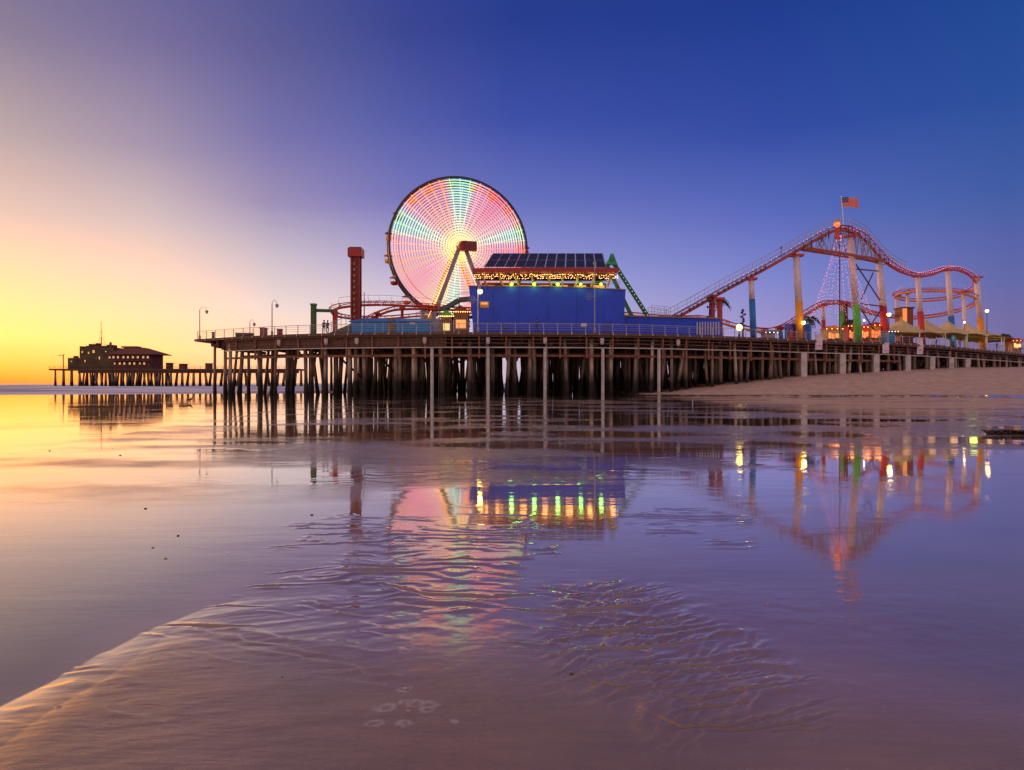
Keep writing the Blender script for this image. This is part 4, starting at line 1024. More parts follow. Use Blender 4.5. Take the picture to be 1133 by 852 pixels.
left1 = [(520,340.5,124),(500,339.5,121),(483,339.4,119),(465,338.4,117),(447,338.6,115),(433,340,113),(417,345.5,111),(402,353,109),(390,359,108)]
P5, _, _, _ = track(left1, M_redtrack, M_redtrack)
left2 = [(520,343,132),(500,340,130),(485,338,127),(461,335.8,122),(430,334,117),(405,334,113),(390,335,111),(376,337,110),(368.5,340.5,111.5),(370,345,115),(380,348,120),(400,350,127),(430,349.5,133),(461,347,136),(490,346,138),(520,345,138)]
P6, _, _, _ = track(left2, M_redtrack, M_redtrack, bank=R(-8))
# lit edges on rails: bulb rows fixed along the rail
m = MB()
for P_, side in ((L1, -.12), (R2, .0), (L2, 0.0)):
    for i, p in enumerate(P_):
        if P_ is L1 and p.z < 16: continue
        if i % 1 == 0: m.octa(p+Vector((0, side, .12)), .05)
m.build('light_string', E_pink, rc)
m = MB()
for P_ in (P6[:len(P6)//2], P5[:40]):
    for p in P_: m.octa(p+Vector((0,-.3,.85)), .045)
m.build('light_string', E_pink, rc)
m = MB()
for p in P3[::2]: m.octa(p+Vector((0,-.6,.95)), .05)
m.build('light_string', emat('magenta_bulb', (1,.2,.45), 2.2), rc)
def handrail(P_, off, h_, step, zmin=-1e9, two=True):
    m = MB(); prev_ = None
    for i in range(0, len(P_), step):
        p = P_[i]+off
        if p.z < zmin: continue
        m.beam(p, p+Vector((0,0,h_)), .045, .045)
        if prev_ is not None:
            m.beam(prev_+Vector((0,0,h_)), p+Vector((0,0,h_)), .05, .05)
            if two: m.beam(prev_+Vector((0,0,h_*.5)), p+Vector((0,0,h_*.5)), .03, .03)
        prev_ = p
    return m
for s_ in (-1.0, 1.0):
    handrail(P1, Vector((0,s_,0)), 1.25, 2).build('catwalk_rail', M_rail, rc)
m = MB()
for s_ in (-.85, .85):
    for i in range(0, len(P1)-1): m.beam(P1[i]+Vector((0,s_,0)), P1[i+1]+Vector((0,s_,0)), .45, .05)
m.build('catwalk', mat('catwalk_grey', (.30,.26,.33), .6), rc)
m = MB()
for i in range(0, len(P1)-1, 1):
    if P1[i].z < 19.5: m.beam(P1[i]+Vector((0,-.6,-.25)), P1[i]+Vector((0,-.6,-.62)), .25, .1)
m.build('chain_guard', M_dark, rc)
for s_ in (-1, 1): handrail(P2[:26], Vector((.3*s_,s_,0)), 1.2, 2).build('catwalk_rail', M_rail, rc)
handrail(P6[10:len(P6)//2+4], Vector((0,-.7,0)), 1.0, 3, two=False).build('catwalk_rail', M_rail, rc)
# crest truss
chord = [(889,275,103.2),(905,277.5,103.6),(922,280,104.3),(945,284,106),(962,286.5,109),(978,291,112)]
C = catmull([at(*p) for p in chord], 1.6)
for dy in (-.8, .8):
    m = MB(); m.tube([c+Vector((0,dy,0)) for c in C], .2, 7)
    m.build('truss_chord', mat('rust_red_paint', (.42,.10,.05), .5), rc)
    up_ = [p for p in P1+P2 if p.x > C[0].x-.5 and p.x < C[-1].x+.6]
    m = MB()
    for i, c in enumerate(C[1:-1]):
        near = min(up_, key=lambda p: abs(p.x-c.x-(1.0 if i % 2 else -1.0)))
        m.beam(c+Vector((0,dy,0)), near+Vector((0,dy,-.5)), .11, .11)
        near = min(up_, key=lambda p: abs(p.x-c.x)); m.beam(c+Vector((0,dy,0)), near+Vector((0,dy,-.5)), .08, .08)
    m.build('truss_brace', M_steel, rc)
m = MB()
for P_ in (P1[-14:], P2[:16]):
    for i in range(0, len(P_), 2): m.tube([P_[i]+Vector((0,-1,-.9)), P_[i]+Vector((0,1,-.9)), ], .07, 5); m.beam(P_[i]+Vector((0,-.9,-.2)), P_[i]+Vector((0,-.9,-1.5)), .08, .08)
m.build('crest_frame', M_darkwood, rc)
# columns: (top px, top py, bottom px, Y, colour change py, material, radius)
cols = [(787.5,328,788.5,101.2,300,M_red,.36),(796,331,797,101.6,300,mat('brick_paint', (.42,.05,.04), .5),.34),(831,309,834,102,331,M_bluecol,.42),(881,283,886,103.1,334,M_orange,.52),
 (940.7,262,950.4,106,337.5,M_lime,.50),(972.5,288,980.5,112,339,mat('crimson_paint', (.50,.015,.03), .5),.52),(1015.4,306,1021,122,345,M_redtrack,.48),(1048.6,299,1055,131,350,M_bluecol,.50),
 (1080.3,307,1088,146,352,M_orange,.60),(992,327,993.5,149,400,None,.38),(1004,324,1005.5,142,400,None,.36),(1066,323,1069,142,400,None,.42),(910.5,338,912,115,354,M_redtrack,.30),
 (931,336,932,120,345,M_lime,.33),(935.5,336,937,121,300,M_darkwood,.3),(863,363,865,108.5,300,M_bluecol,.3),(846,366,846,108,300,M_darkwood,.22),(370,346,370,114,300,M_red,.28),(417,347,417,111,300,M_red,.22),(445,341,445,115,300,M_red,.22),(468,341,468,117,300,M_steel,.3)]
for (x0, y0, x1, Y, yc, mc, r_) in cols:
    r_ *= 1.12
    top = at(x0, y0, Y); bot = Vector((Xat(x1, Y), Y, DECK)); zc = CAM_H+(HZ-yc)/F*Y
    if mc is None: c_ = MB().tube([top, bot], r_*.85, 10).build('support_column', M_lilac, rc, smooth=True)
    elif yc <= 300: c_ = MB().tube([top, bot], r_, 10).build('support_column', mc, rc, smooth=True)
    else:
        mid = top.lerp(bot, (top.z-zc)/(top.z-bot.z))
        c_ = MB().tube([top, mid], [r_*.82, r_*.88], 12).build('support_column', M_lilac, rc, smooth=True)
        MB().tube([mid, bot], [r_*.95, r_], 12).build('painted_base', mc, c_, smooth=True)
    MB().box(top+Vector((0,0,.05)), (r_*3.4, 1.1, .35)).build('saddle', M_redtrack, c_)
m = MB()
for a_, b_ in (((944,288,106.3),(974,333,112)),((966,302,110),(953,331,107)),((952,336,106.6),(977,339,112)),((952,341,106.5),(967,365,109)),((976,341,112),(962,362,108)),((940,297,106),(972,300,112))):
    m.tube([at(*a_), at(*b_)], .11, 6)
m.build('cross_brace', mat('dark_plum_steel', (.10,.03,.05), .5), rc)
# sign ornament, crest lamps, flag, light cone
orn = thing('crest_ornament', at(926, 252, 103.6), 'glowing orange round ornament on top of coaster crest', 'ornament')
p = at(926, 248.5, 103.3); MB().tube([p+Vector((0,-.2,0)), p+Vector((0,.2,0))], .42, 14).build('disc', emat('orange_sign', (1,.22,.04), 1.0), orn)
MB().beam(p+Vector((0,0,-2.2)), p+Vector((0,0,-.5)), .5, .4).build('stem', M_redtrack, orn); MB().sphere(p+Vector((0,-.3,.1)), .15, 8).build('lamp', E_warmlo, orn)
MB().lathe(p+Vector((0,0,.38)), [(.22,0),(.3,.15),(.05,.5)], 8).build('finial', M_yelltrack, orn)
fl = thing('flag_pole', at(934, 250, 104.5), 'white flag pole with striped flag flying above coaster crest', 'flag pole')
p = at(933.5, 250, 104.5); pt = at(931, 218.5, 104.5); MB().tube([p, pt], [.07, .04], 6).build('pole', M_white, fl); MB().sphere(pt+Vector((0,0,.1)), .12, 8).build('finial', M_white, fl)
def flag_mat():
    m = bpy.data.materials.new('striped_flag'); m.use_nodes = True; t = m.node_tree; l = t.links; b = t.nodes['Principled BSDF']
    u = t.nodes.new('ShaderNodeUVMap'); s = t.nodes.new('ShaderNodeSeparateXYZ'); l.new(u.outputs[0], s.inputs[0])
    def mm(op, a_, b_):
        x = t.nodes.new('ShaderNodeMath'); x.operation = op
        for i, v in enumerate((a_, b_)):
            if isinstance(v, (int, float)): x.inputs[i].default_value = v
            else: l.new(v, x.inputs[i])
        return x.outputs[0]
    st = mm('GREATER_THAN', mm('FRACT', mm('MULTIPLY', s.outputs['Y'], 6.5), 0), .5)
    can = mm('MULTIPLY', mm('LESS_THAN', s.outputs['X'], .4), mm('GREATER_THAN', s.outputs['Y'], 6/13))
    vo = t.nodes.new('ShaderNodeTexVoronoi'); mp = t.nodes.new('ShaderNodeMapping'); mp.inputs['Scale'].default_value = (19, 13, 1); l.new(u.outputs[0], mp.inputs[0]); l.new(mp.outputs[0], vo.inputs[0]); vo.inputs['Scale'].default_value = 1; vo.inputs['Randomness'].default_value = 0.1
    star = mm('LESS_THAN', vo.outputs['Distance'], .22)
    def mx(f, a_, c_):
        x = t.nodes.new('ShaderNodeMix'); x.data_type = 'RGBA'; l.new(f, x.inputs[0])
        for i, v in ((6, a_), (7, c_)):
            if isinstance(v, tuple): x.inputs[i].default_value = (*v, 1)
            else: l.new(v, x.inputs[i])
        return x.outputs[2]
    c = mx(can, mx(st, (.62,.03,.03), (.75,.72,.70)), mx(star, (.02,.03,.16), (.7,.7,.7)))
    # stripes start with red at top and bottom
    c = mx(can, mx(st, (.52,.38,.36), (.85,.012,.008)), mx(star, (.02,.03,.16), (.7,.7,.7)))
    l.new(c, b.inputs['Base Color']); b.inputs['Roughness'].default_value = .8; return m
fm = bpy.data.meshes.new('flag'); nu, nv = 16, 8; vs = []; uv = []; base = parent_world(fl); fw, fh = 2.65, 1.5
for k_ in (0, 1):
    for j in range(nv+1):
        for i in range(nu+1):
            u_, v_ = i/nu, j/nv
            vs.append(tuple(pt+Vector((.05+fw*u_, .22*math.sin(u_*7)*u_+.012*k_, -1.5+fh*v_-.10*u_+.10*math.sin(u_*5)))-base)); uv.append((u_, v_))
fs = []; W_ = nu+1; off = W_*(nv+1)
for j in range(nv):
    for i in range(nu):
        q = j*W_+i; fs.append((q, q+1, q+W_+1, q+W_)); fs.append((off+q, off+q+W_, off+q+W_+1, off+q+1))
fm.from_pydata(vs, [], fs); ul = fm.uv_layers.new(name='UVMap')
for lp in fm.loops: ul.data[lp.index].uv = uv[lp.vertex_index]
fm.materials.append(flag_mat()); fo = bpy.data.objects.new('flag', fm); COL.objects.link(fo); fo.parent = fl
cone = thing('light_cone', at(930, 372, 107), 'tall cone of hanging pink light strings below the coaster crest', 'light display')
apx = at(929, 254, 106.6); zb = at(0, 352, 106.6).z
for k in range(22):
    a_ = 2*math.pi*k/22+.1; m = MB(); ft = Vector((Xat(931,106.6)+4.5*math.cos(a_), 106.6+4.5*math.sin(a_), zb)); n_ = 24
    for i in range(n_):
        q = (i+.6)/n_; pp_ = apx.lerp(ft, q); pp_.z -= 1.2*math.sin(q*math.pi)*.4; m.octa(pp_+Vector((random.uniform(-.08,.08),0,random.uniform(-.15,.15))), .05)
    m.build('light_string', emat('rose_bulb', (1,.30,.36), 1.7), cone)
MB().tube([apx+Vector((0,0,.4)), Vector((apx.x, apx.y, zb-2.5))], .08, 6).build('centre_pole', M_dark, cone)
plight(at(928, 262, 103), (1,.18,.10), 30, 1.5, cone, 'crest_glow')

# ================================================================== TENTS
def tent(cxp, Y, pk, eave, label):
    X = Xat(cxp, Y); half = 4.95; zp = CAM_H+(HZ-pk)/F*Y; ze = CAM_H+(HZ-eave)/F*(Y-6); RZ = R(38); X0, Y0 = X, Y; X = Y = 0
    t = thing('canopy_tent', (0, 0, 0), label, 'tent', 'tan peaked tents in a row on the pier')
    n_ = 16; vs = []; fs = []
    for i in range(n_+1):
        for j in range(n_+1):
            u_, v_ = i/n_*2-1, j/n_*2-1; r_ = max(abs(u_), abs(v_)); ed = min(abs(u_), abs(v_)) if r_ > .99 else 0
            h_ = ze+(zp-ze)*(1-r_)**1.7*1.0 + 0.0
            arch = .55*(1-min(1, (abs(u_) if abs(v_) > abs(u_) else abs(v_)))**2)*r_**3
            vs.append((X+u_*half, Y+v_*half, h_+arch*.6))
    W2 = n_+1; off = W2*W2; vs += [(x, y, z-.06) for x, y, z in vs]
    for i in range(n_):
        for j in range(n_):
            q = i*W2+j; fs.append((q, q+W2, q+W2+1, q+1)); fs.append((off+q, off+q+1, off+q+W2+1, off+q+W2))
    for i in range(n_):
        for q, r2 in ((i*W2, (i+1)*W2), (i*W2+n_, (i+1)*W2+n_), (i, i+1), (n_*W2+i, n_*W2+i+1)): fs.append((q, r2, off+r2, off+q))
    MB().add(vs, fs).build('canopy', M_tent, t, smooth=True)
    for sx in (-1, 1):
        for sy in (-1, 1): MB().tube([(X+sx*half*.97, Y+sy*half*.97, DECK), (X+sx*half*.97, Y+sy*half*.97, ze+.1)], .09, 7).build('post', M_white, t)
    MB().lathe((X, Y, zp-.15), [(.12,0),(.1,.35),(.02,.5)], 8).build('finial', M_tent, t)
    MB().box((X+.3, Y+half*.4, DECK+.6), (half*1.2, .8, 1.2)).build('counter', M_darkwood, t)
    plight((X, Y-half*.2, ze-.4), (.75,1,.15) if label.startswith('fourth') else (1,.5,.2), 90 if label.startswith('fourth') else 45, .7, t, 'tent_glow')
    t.location = (X0, Y0, 0); t.rotation_euler = (0, 0, RZ)
tent(997, 118.5, 352, 368.5, 'nearest tan tent, leftmost in the row')
tent(1025, 124.5, 353.5, 369, 'second tan tent from the left, behind the lilac banner')
tent(1049, 131, 354.5, 370, 'third tan tent, below the blue coaster column')
tent(1071, 138.5, 358.5, 371.5, 'fourth tan tent from the left, greenish lit roof')
tent(1087.5, 146.5, 364, 374, 'fifth tan tent, behind the orange coaster column')
tent(1103, 155, 369.5, 376.5, 'farthest tan tent, rightmost in the row')
# brown hut between coaster columns and tents
Y = 130; h = thing('booth_tower', (Xat(1004, Y), Y, DECK), 'dark brown square tower rising behind the leftmost tan tent', 'tower')
a_, b_ = at(998, 341, Y), at(1010.5, 341, Y)
MB().box(((a_.x+b_.x)/2, Y+1.2, (a_.z+DECK)/2), (b_.x-a_.x, 2.4, a_.z-DECK)).build('wall', mat('brown_wall', (.24,.06,.03), .6), h)
MB().box(((a_.x+b_.x)/2, Y+1.2, a_.z+.1), (b_.x-a_.x+.4, 2.8, .25)).build('roof', M_darkwood, h)
MB().box((a_.x+.5, Y-.05, a_.z-1.6), (.8, .1, 3.2)).build('lit_panel', emat('orange_panel', (1,.35,.08), .55), h)

# ================================================================== RIGHT DECK RIDES, STALLS
def stall(px0, px1, py, Y, body, roof, label, glow=None, name='stall', cat='stall'):
    a_, b_ = at(px0, py, Y), at(px1, py, Y); t = thing(name, ((a_.x+b_.x)/2, Y, DECK), label, cat); w_ = b_.x-a_.x; c_ = (a_.x+b_.x)/2
    MB().box((c_, Y+1.2, (a_.z+DECK)/2), (w_, 2.2, a_.z-DECK)).build('body', body, t)
    MB().prism([(a_.x-.25, Y-.3, a_.z), (b_.x+.25, Y-.3, a_.z), (c_, Y-.3, a_.z+w_*.28)], (0, 3, 0)).build('roof', roof, t)
    if glow: [MB().box((c_+w_*.8*(q/3-.5)+w_*.13, Y+.04, DECK+(a_.z-DECK)*(.62-.06*(q%2))), (w_*.8/3*.72, .1, (a_.z-DECK)*(.36-.05*q))).build('lit_window', glow, t) for q in range(3)]; MB().box((c_, Y-.15, DECK+(a_.z-DECK)*.38), (w_*.95, .5, .12)).build('counter', M_darkwood, t)
    m = MB()
    for q in np.linspace(a_.x-.2, b_.x+.2, max(4, int(w_*2))): m.octa((q, Y-.35, a_.z), .075)
    m.build('bulb_row', E_warm, t); return t
M_bp = mat('royal_blue_panel', (.02,.06,.5), .5)
t = thing('ride_fence', at(884, 375, 104), 'blue ride panel with red cone painted on it behind orange column', 'panel')
a_, b_ = at(869, 358.5, 104), at(896, 358.5, 104)
MB().box(((a_.x+b_.x)/2, 104.2, (a_.z+DECK)/2), (b_.x-a_.x, .25, a_.z-DECK)).build('board', M_bp, t)
MB().prism([(Xat(872,104), 104.0, DECK+.4), (Xat(880,104), 104.0, DECK+.4), (Xat(876,104), 104.0, a_.z-.3)], (0,.06,0)).build('cone_shape', M_redtrack, t)
MB().box((b_.x+.05, 104.1, (a_.z+DECK)/2), (.3, .3, a_.z-DECK+.1)).build('end_post', M_bluecol, t)
stall(915, 930, 364, 113, mat('stall_cream', (.5,.33,.2), .7), M_yelltrack, 'cream stall seen below the pink light cone', E_warmlo)
stall(952, 962, 362, 112, M_redtrack, M_redtrack, 'red stall right of the green coaster column base', E_warmlo)
stall(963, 976, 360, 116, M_orange, M_redtrack, 'orange glowing stall left of the crimson coaster column', emat('stall_glow', (1,.25,.06), .9))
stall(939, 947, 361, 116, mat('stall_red', (.35,.05,.04), .7), M_redtrack, 'dark red stall between the dark and green coaster columns', E_warmlo)
stall(1121, 1131, 377, 142, mat('stall_tan', (.45,.2,.12), .7), M_redtrack, 'red roofed kiosk glowing at far right of the pier', emat('k_glow', (1,.6,.2), 1.2), 'kiosk', 'kiosk')
stall(984, 991, 367, 108, M_bluecol, M_bluecol, 'small blue kiosk at the left foot of the tan tents', None, 'kiosk', 'kiosk')
stall(848, 858, 368, 103, mat('stall_grey', (.3,.25,.3), .7), M_bluecol, 'grey low kiosk left of the blue ride panel', None, 'kiosk', 'kiosk')
# warm lamps dotted over the stalls
for px, py, Y in ((960,366,110),(972,366,110),(925,368,110),(944,366,111)): plight(at(px, py, Y), (1,.35,.10), 40, .5, None, 'stall_glow')
# lamp globes seen among the rides
gl = thing('globe_lamp', (Xat(1067,130), 130, DECK), 'small white globe lamp above the fourth tan tent', 'lamp')
MB().tube([(Xat(1067,130),130,DECK), at(1067,357,130)], .05, 6).build('pole', M_dark, gl); MB().sphere(at(1067,356.5,130), .16, 8).build('globe', E_white, gl)
gl = thing('globe_lamp', (Xat(956,116), 116, DECK), 'small white globe lamp between green and crimson columns', 'lamp')
MB().tube([(Xat(956,116),116,DECK), at(956,355,116)], .05, 6).build('pole', M_dark, gl); MB().sphere(at(956,354.5,116), .13, 8).build('globe', E_white, gl)
# loudspeaker pole on the lift
gl = thing('beacon_pole', at(864.5, 284, 102.5), 'tiny dark ball on a rod above the lift hill rail', 'beacon')
p = at(864.5, 284, 102.5); MB().tube([p-Vector((0,0,.3)), p+Vector((0,0,1.3))], .035, 5).build('rod', M_dark, gl); MB().sphere(p+Vector((0,0,1.35)), .17, 8).build('ball', M_dark, gl)
# festive poles near the lift foot
def festoon(px, py, Y, label, mtop):
    t = thing('totem_pole', (Xat(px, Y), Y, DECK), label, 'pole'); b_ = Vector((Xat(px, Y), Y, DECK)); H = at(0, py, Y).z-DECK
    MB().lathe(b_, [(.14,0),(.10,H*.6),(.05,H)], 7).build('shaft', M_dark, t)
    m = MB()
    for k in range(7):
        a_ = k*2.4; q = .45+.07*k; m.octa(b_+Vector((.28*math.cos(a_), .28*math.sin(a_), H*q)), .22)
    m.octa(b_+Vector((0,0,H*.93)), .26); m.build('ornaments', mtop, t)
festoon(785, 326, 99, 'thin dark ornamented pole left of the red coaster columns', M_dark)
festoon(822, 341, 98, 'dark pole with small figures left of the blue coaster column', mat('dull_teal', (.04,.08,.10), .6))

# ------------------------------------------------------------------ palms
def palm(loc, H, label, s=1.0):
    t = thing('palm_tree', loc, label, 'palm tree'); loc = Vector(loc)
    MB().tube([loc+Vector((.12*math.sin(z*2), 0, z*H)) for z in np.linspace(0, 1, 7)], [.2*s-.06*s*z for z in np.linspace(0, 1, 7)], 8).build('trunk', mat('palm_bark', (.12,.08,.06), .9, var=.4), t)
    m = MB(); c = loc+Vector((.1, 0, H))
    for k in range(22):
        a_ = k*2.4; el_ = random.uniform(-.1, 1.1); ln = random.uniform(1.3, 1.9)*s; d = Vector((math.cos(a_), math.sin(a_), 0)); sd_ = Vector((-d.y, d.x, 0)); pr = None
        for i in range(9):
            q = i/8; p = c+d*(ln*q*math.cos(el_*.8))+Vector((0,0,ln*(math.sin(el_)*q-1.05*q*q)))
            if pr is not None:
                m.beam(pr, p, .04, .03)
                for s_ in (-1, 1):
                    tip = p+sd_*s_*.42*s*math.sin(math.pi*min(1, q*.9+.1))-Vector((0,0,.18*s)); m.add([pr, p, tip], [(0,1,2)])
            pr = p
    m.build('crown', mat('palm_leaf', (.045,.075,.03), .7, var=.4), t)
palm((Xat(797,106), 106, DECK), at(0,333,106).z-DECK, 'bushy dark palm behind the second red coaster column', 1.0)
palm((Xat(896,114), 114, DECK), at(0,352,114).z-DECK, 'small palm right of the orange coaster column', 1.1)
palm((Xat(941,119), 119, DECK), at(0,355,119).z-DECK, 'short palm between dark and green coaster columns', 1.0)
palm((Xat(1112,150), 150, DECK), at(0,371,150).z-DECK, 'dark low palm beyond the last tan tent', 1.2)

# ================================================================== PEOPLE
def person_mesh(pose):
    me = bpy.data.meshes.new('person'); s = .95
    J = {'pel':(0,0,.95),'wai':(0,0,1.12),'che':(0,-.01,1.36),'nec':(0,0,1.50),'hd0':(0,-.01,1.58),'hd1':(0,-.01,1.72),
         'lh':(.10,0,.90),'lk':(.11,-.03+pose*.12,.50),'la':(.11,.03-pose*.05,.09),'lt':(.12,-.14-pose*.05,.04),
         'rh':(-.10,0,.90),'rk':(-.11,-.03-pose*.06,.50),'ra':(-.11,.06+pose*.12,.09),'rt':(-.12,-.10+pose*.1,.04),
         'ls':(.19,0,1.42),'le':(.25,.02,1.15),'lw':(.24,-.10-pose*.15,.93),'lf':(.24,-.15-pose*.18,.85),
         'rs':(-.19,0,1.42),'re':(-.25,.03,1.15),'rw':(-.22,-.16,.98),'rf':(-.2,-.24,.95)}
    E = [('pel','wai'),('wai','che'),('che','nec'),('nec','hd0'),('hd0','hd1'),('pel','lh'),('lh','lk'),('lk','la'),('la','lt'),('pel','rh'),('rh','rk'),('rk','ra'),('ra','rt'),
         ('che','ls'),('ls','le'),('le','lw'),('lw','lf'),('che','rs'),('rs','re'),('re','rw'),('rw','rf')]
    Rd = {'pel':.145,'wai':.125,'che':.15,'nec':.06,'hd0':.085,'hd1':.10,'lh':.095,'lk':.065,'la':.045,'lt':.04,'ls':.065,'le':.048,'lw':.034,'lf':.04}
    ks = list(J); me.from_pydata([J[k] for k in ks], [(ks.index(a), ks.index(b)) for a, b in E], [])
    o = bpy.data.objects.new('person', me); COL.objects.link(o); md = o.modifiers.new('s', 'SKIN'); o.modifiers.new('sub', 'SUBSURF').levels = 1
    for i, k in enumerate(ks):
        kk = k if k in Rd else 'l'+k[1:]; r_ = Rd[kk]; me.skin_vertices[0].data[i].radius = (r_, r_*.8)
        me.skin_vertices[0].data[i].use_root = (k == 'pel')
    dg = bpy.context.evaluated_depsgraph_get(); nm = bpy.data.meshes.new_from_object(o.evaluated_get(dg)); bpy.data.objects.remove(o); return nm
def cloth_mat(name, top, bottom):
    m = bpy.data.materials.new(name); m.use_nodes = True; t = m.node_tree; b = t.nodes['Principled BSDF']
    tcn = t.nodes.new('ShaderNodeTexCoord'); s = t.nodes.new('ShaderNodeSeparateXYZ'); t.links.new(tcn.outputs['Object'], s.inputs[0])
    c = t.nodes.new('ShaderNodeValToRGB'); c.color_ramp.interpolation = 'CONSTANT'; e = c.color_ramp.elements
    e[0].position = 0; e[0].color = (.03,.03,.03,1); e[1].position = .045; e[1].color = (*bottom, 1)
    x = e.new(.50); x.color = (*top, 1); x = e.new(.77); x.color = (.38,.22,.16,1)
    d = t.nodes.new('ShaderNodeMath'); d.operation = 'DIVIDE'; t.links.new(s.outputs['Z'], d.inputs[0]); d.inputs[1].default_value = 2.0
    t.links.new(d.outputs[0], c.inputs[0]); t.links.new(c.outputs[0], b.inputs['Base Color']); b.inputs['Roughness'].default_value = .8; return m
PM = [person_mesh(0.0), person_mesh(1.0)]
ppl = [(358.5,1.0,0,.3,(.03,.03,.04),(.03,.03,.05),'person in dark clothes standing left of the grey ramp'),
       (362.5,1.4,1,-.5,(.10,.05,.03),(.02,.02,.03),'person in brown top walking just before the grey ramp'),
       (594,1.0,0,2.9,(.05,.06,.12),(.04,.04,.05),'person in navy clothes at railing before the tall blue wall'),
       (997,1.6,0,.6,(.5,.1,.08),(.04,.05,.10),'person in red top under the front of the largest tent'),
       (1036,1.2,1,1.2,(.6,.58,.55),(.05,.05,.07),'person in white top walking right of the lilac banner'),
       (1062,1.2,0,2.2,(.06,.10,.25),(.03,.03,.04),'person in blue top at railing below middle tents'),
       (1103,1.2,1,.4,(.05,.05,.05),(.12,.09,.06),'person in black top and tan trousers beside the rightmost tent')]
for i, (px, off, ps, rz, tp, bt, lab) in enumerate(ppl):
    Y = front(px, off); me = PM[ps].copy(); me.materials.clear(); me.materials.append(cloth_mat('clothes', tp, bt)); me.polygons.foreach_set('use_smooth', [True]*len(me.polygons))
    o = bpy.data.objects.new('person', me); COL.objects.link(o); o.location = (Xat(px, Y), Y, DECK); o.rotation_euler = (0,0,rz); tag(o, lab, 'person')
    hm = MB(); hm.sphere((0,.012,1.70), .112, 8, (1,1,.95)); ho = hm.build('hair', mat('dark_hair', (.03,.02,.015), .7), None); ho.parent = o

# ================================================================== GULL, SEAWEED, SHELLS
GYb = 1.5*F/21.5; gp = Vector((Xat(210.5, GYb), GYb, 0))
me = bpy.data.meshes.new('gull'); P = [(-.20,0,.20),(-.08,0,.23),(.06,0,.27),(.13,0,.34),(.16,0,.41),(.20,0,.43),(-.32,0,.18),(0,.035,.14),(0,.035,.01),(.0,-.035,.14),(.0,-.035,.01)]
me.from_pydata(P, [(0,1),(1,2),(2,3),(3,4),(4,5),(0,6),(1,7),(7,8),(1,9),(9,10)], []); go = bpy.data.objects.new('gull', me); COL.objects.link(go)
go.modifiers.new('s', 'SKIN'); go.modifiers.new('u', 'SUBSURF').levels = 1
for i, r_ in enumerate((.06,.09,.085,.055,.05,.03,.02,.014,.011,.014,.011)): me.skin_vertices[0].data[i].radius = (r_, r_); me.skin_vertices[0].data[i].use_root = i == 1
dg = bpy.context.evaluated_depsgraph_get(); nm = bpy.data.meshes.new_from_object(go.evaluated_get(dg)); bpy.data.objects.remove(go)
nm.materials.clear(); nm.materials.append(mat('gull_feather', (.10,.09,.09), .7)); go = bpy.data.objects.new('gull', nm); COL.objects.link(go); go.location = gp; go.scale = (1.0,)*3
tag(go, 'dark gull standing alone on the wet sand by the sea', 'gull')
m = MB(); m.tube([(.24,0,.425),(.30,0,.415)], [.018,.004], 5); bk = m.build('beak', M_yelltrack, None); bk.parent = go
for s_ in (-1, 1):
    m = MB(); m.sphere((-.10, s_*.075, .24), .16, 8, (1.1,.18,.42)); wg = m.build('wing', mat('gull_wing', (.05,.05,.055), .7), None); wg.parent = go
def clump(px, py, w_, name, label, cat, m_, n_=40, hgt=.06, seed=1, grp=None):
    Y = 1.5*F/(py-HZ); X = Xat(px, Y); rnd = random.Random(seed); m = MB(); g0 = gz(X, Y)
    for k in range(n_):
        x = X+rnd.uniform(-1, 1)*w_/2; y = Y+rnd.uniform(-1, 1)*w_*.16; pts = [Vector((x, y, g0+.005))]
        d = Vector((rnd.uniform(-1,1), rnd.uniform(-.5,.5), rnd.uniform(.1,.5))).normalized()
        for j in range(4): pts.append(pts[-1]+d*w_*.06+Vector((rnd.uniform(-.02,.02), rnd.uniform(-.02,.02), rnd.uniform(-.02,.02)*hgt*10))); pts[-1].z = max(g0+.005, min(pts[-1].z, g0+hgt))
        m.tube(pts, [.03,.035,.03,.02,.01] if w_ > .5 else [.006,.007,.006,.004,.002], 5)
    o = m.build(name, m_, None, origin=(X, Y, g0)); tag(o, label, cat, grp); return o
M_weed = mat('kelp', (.03,.012,.012), .5, var=.4)
clump(1116, 481, 1.25, 'seaweed_clump', 'dark seaweed clump on wet sand at the right edge', 'seaweed', M_weed, 60, .10, 3)
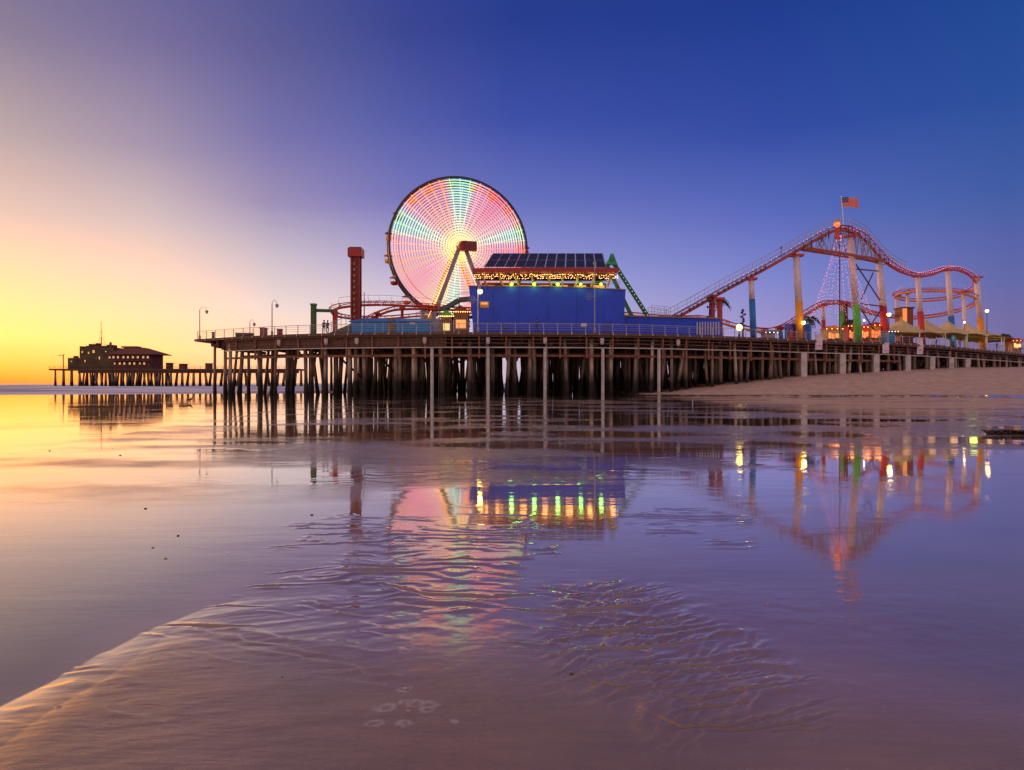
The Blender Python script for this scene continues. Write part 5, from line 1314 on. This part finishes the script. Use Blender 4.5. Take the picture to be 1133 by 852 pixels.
clump(1131, 492, .3, 'seaweed_clump', 'tiny seaweed scrap below the large clump at right edge', 'seaweed', M_weed, 10, .05, 4)
M_shell = mat('shell', (.50,.36,.26), .5, var=.3, scale=30)
def pebble(px, py, r_, m_, lab, seed, nm='pebble', grp=None):
    Y = 1.5*F/(py-HZ); X = Xat(px, Y); g0 = gz(X, Y); Y = (1.5-g0)*F/(py-HZ); X = Xat(px, Y); rnd = random.Random(seed); m = MB(); m.sphere((X, Y, g0+r_*.25), r_, 9, (1.3, .9, .5))
    m.v = [tuple(Vector(v)+Vector((rnd.uniform(-1,1), rnd.uniform(-1,1), rnd.uniform(-1,1)))*r_*.12) for v in m.v]
    tag(m.build(nm, m_, None, smooth=True, origin=(X, Y, g0)), lab, nm, grp)
M_peb = mat('wet_pebble', (.07,.04,.035), .25, var=.3, scale=30)
for i, (px, py, r_, lab) in enumerate(((133,504,.02,'dark pebble in the bright water, right of the leftmost pebble'),(55,499,.02,'leftmost dark pebble in the bright water near the left edge'),
        (161,563,.015,'dark pebble alone in the golden water, below the others at left'),
        (197,593,.012,'small dark pebble just above the two orange shell bits'),(345,570,.015,'dark pebble below the red tower reflection'),
        )):
    pebble(px, py, r_, M_peb, lab, i, grp='pebbles on the golden sand')
for i, (px, py, r_, lab) in enumerate(((169,606,.012,'left one of two small orange shell bits on smooth wet sand'),(183,618,.013,'right one of two small orange shell bits on smooth wet sand'),
        (65,784,.013,'pale shell bit nearest the lower left corner'),(166,729,.008,'orange shell bit on the slope at lower left'),
        (312,750,.008,'dark shell fleck on streaked sand at lower left centre'),(452,787,.008,'lowest pale shell bit at the bottom centre'),
        (449,762,.010,'pale shell bit, upper one of the pair at bottom centre'),(632,746,.008,'dark shell fleck on bare brown sand right of bottom centre'),
        (850,668,.008,'pale shell bit on smooth grey sand right of the rill marks'),(942,665,.010,'reddish shell bit below the flag reflection at right'))):
    pebble(px, py, r_, M_peb if i in (4, 7) else M_shell, lab, 40+i, 'shell', 'shell bits on the foreground sand')
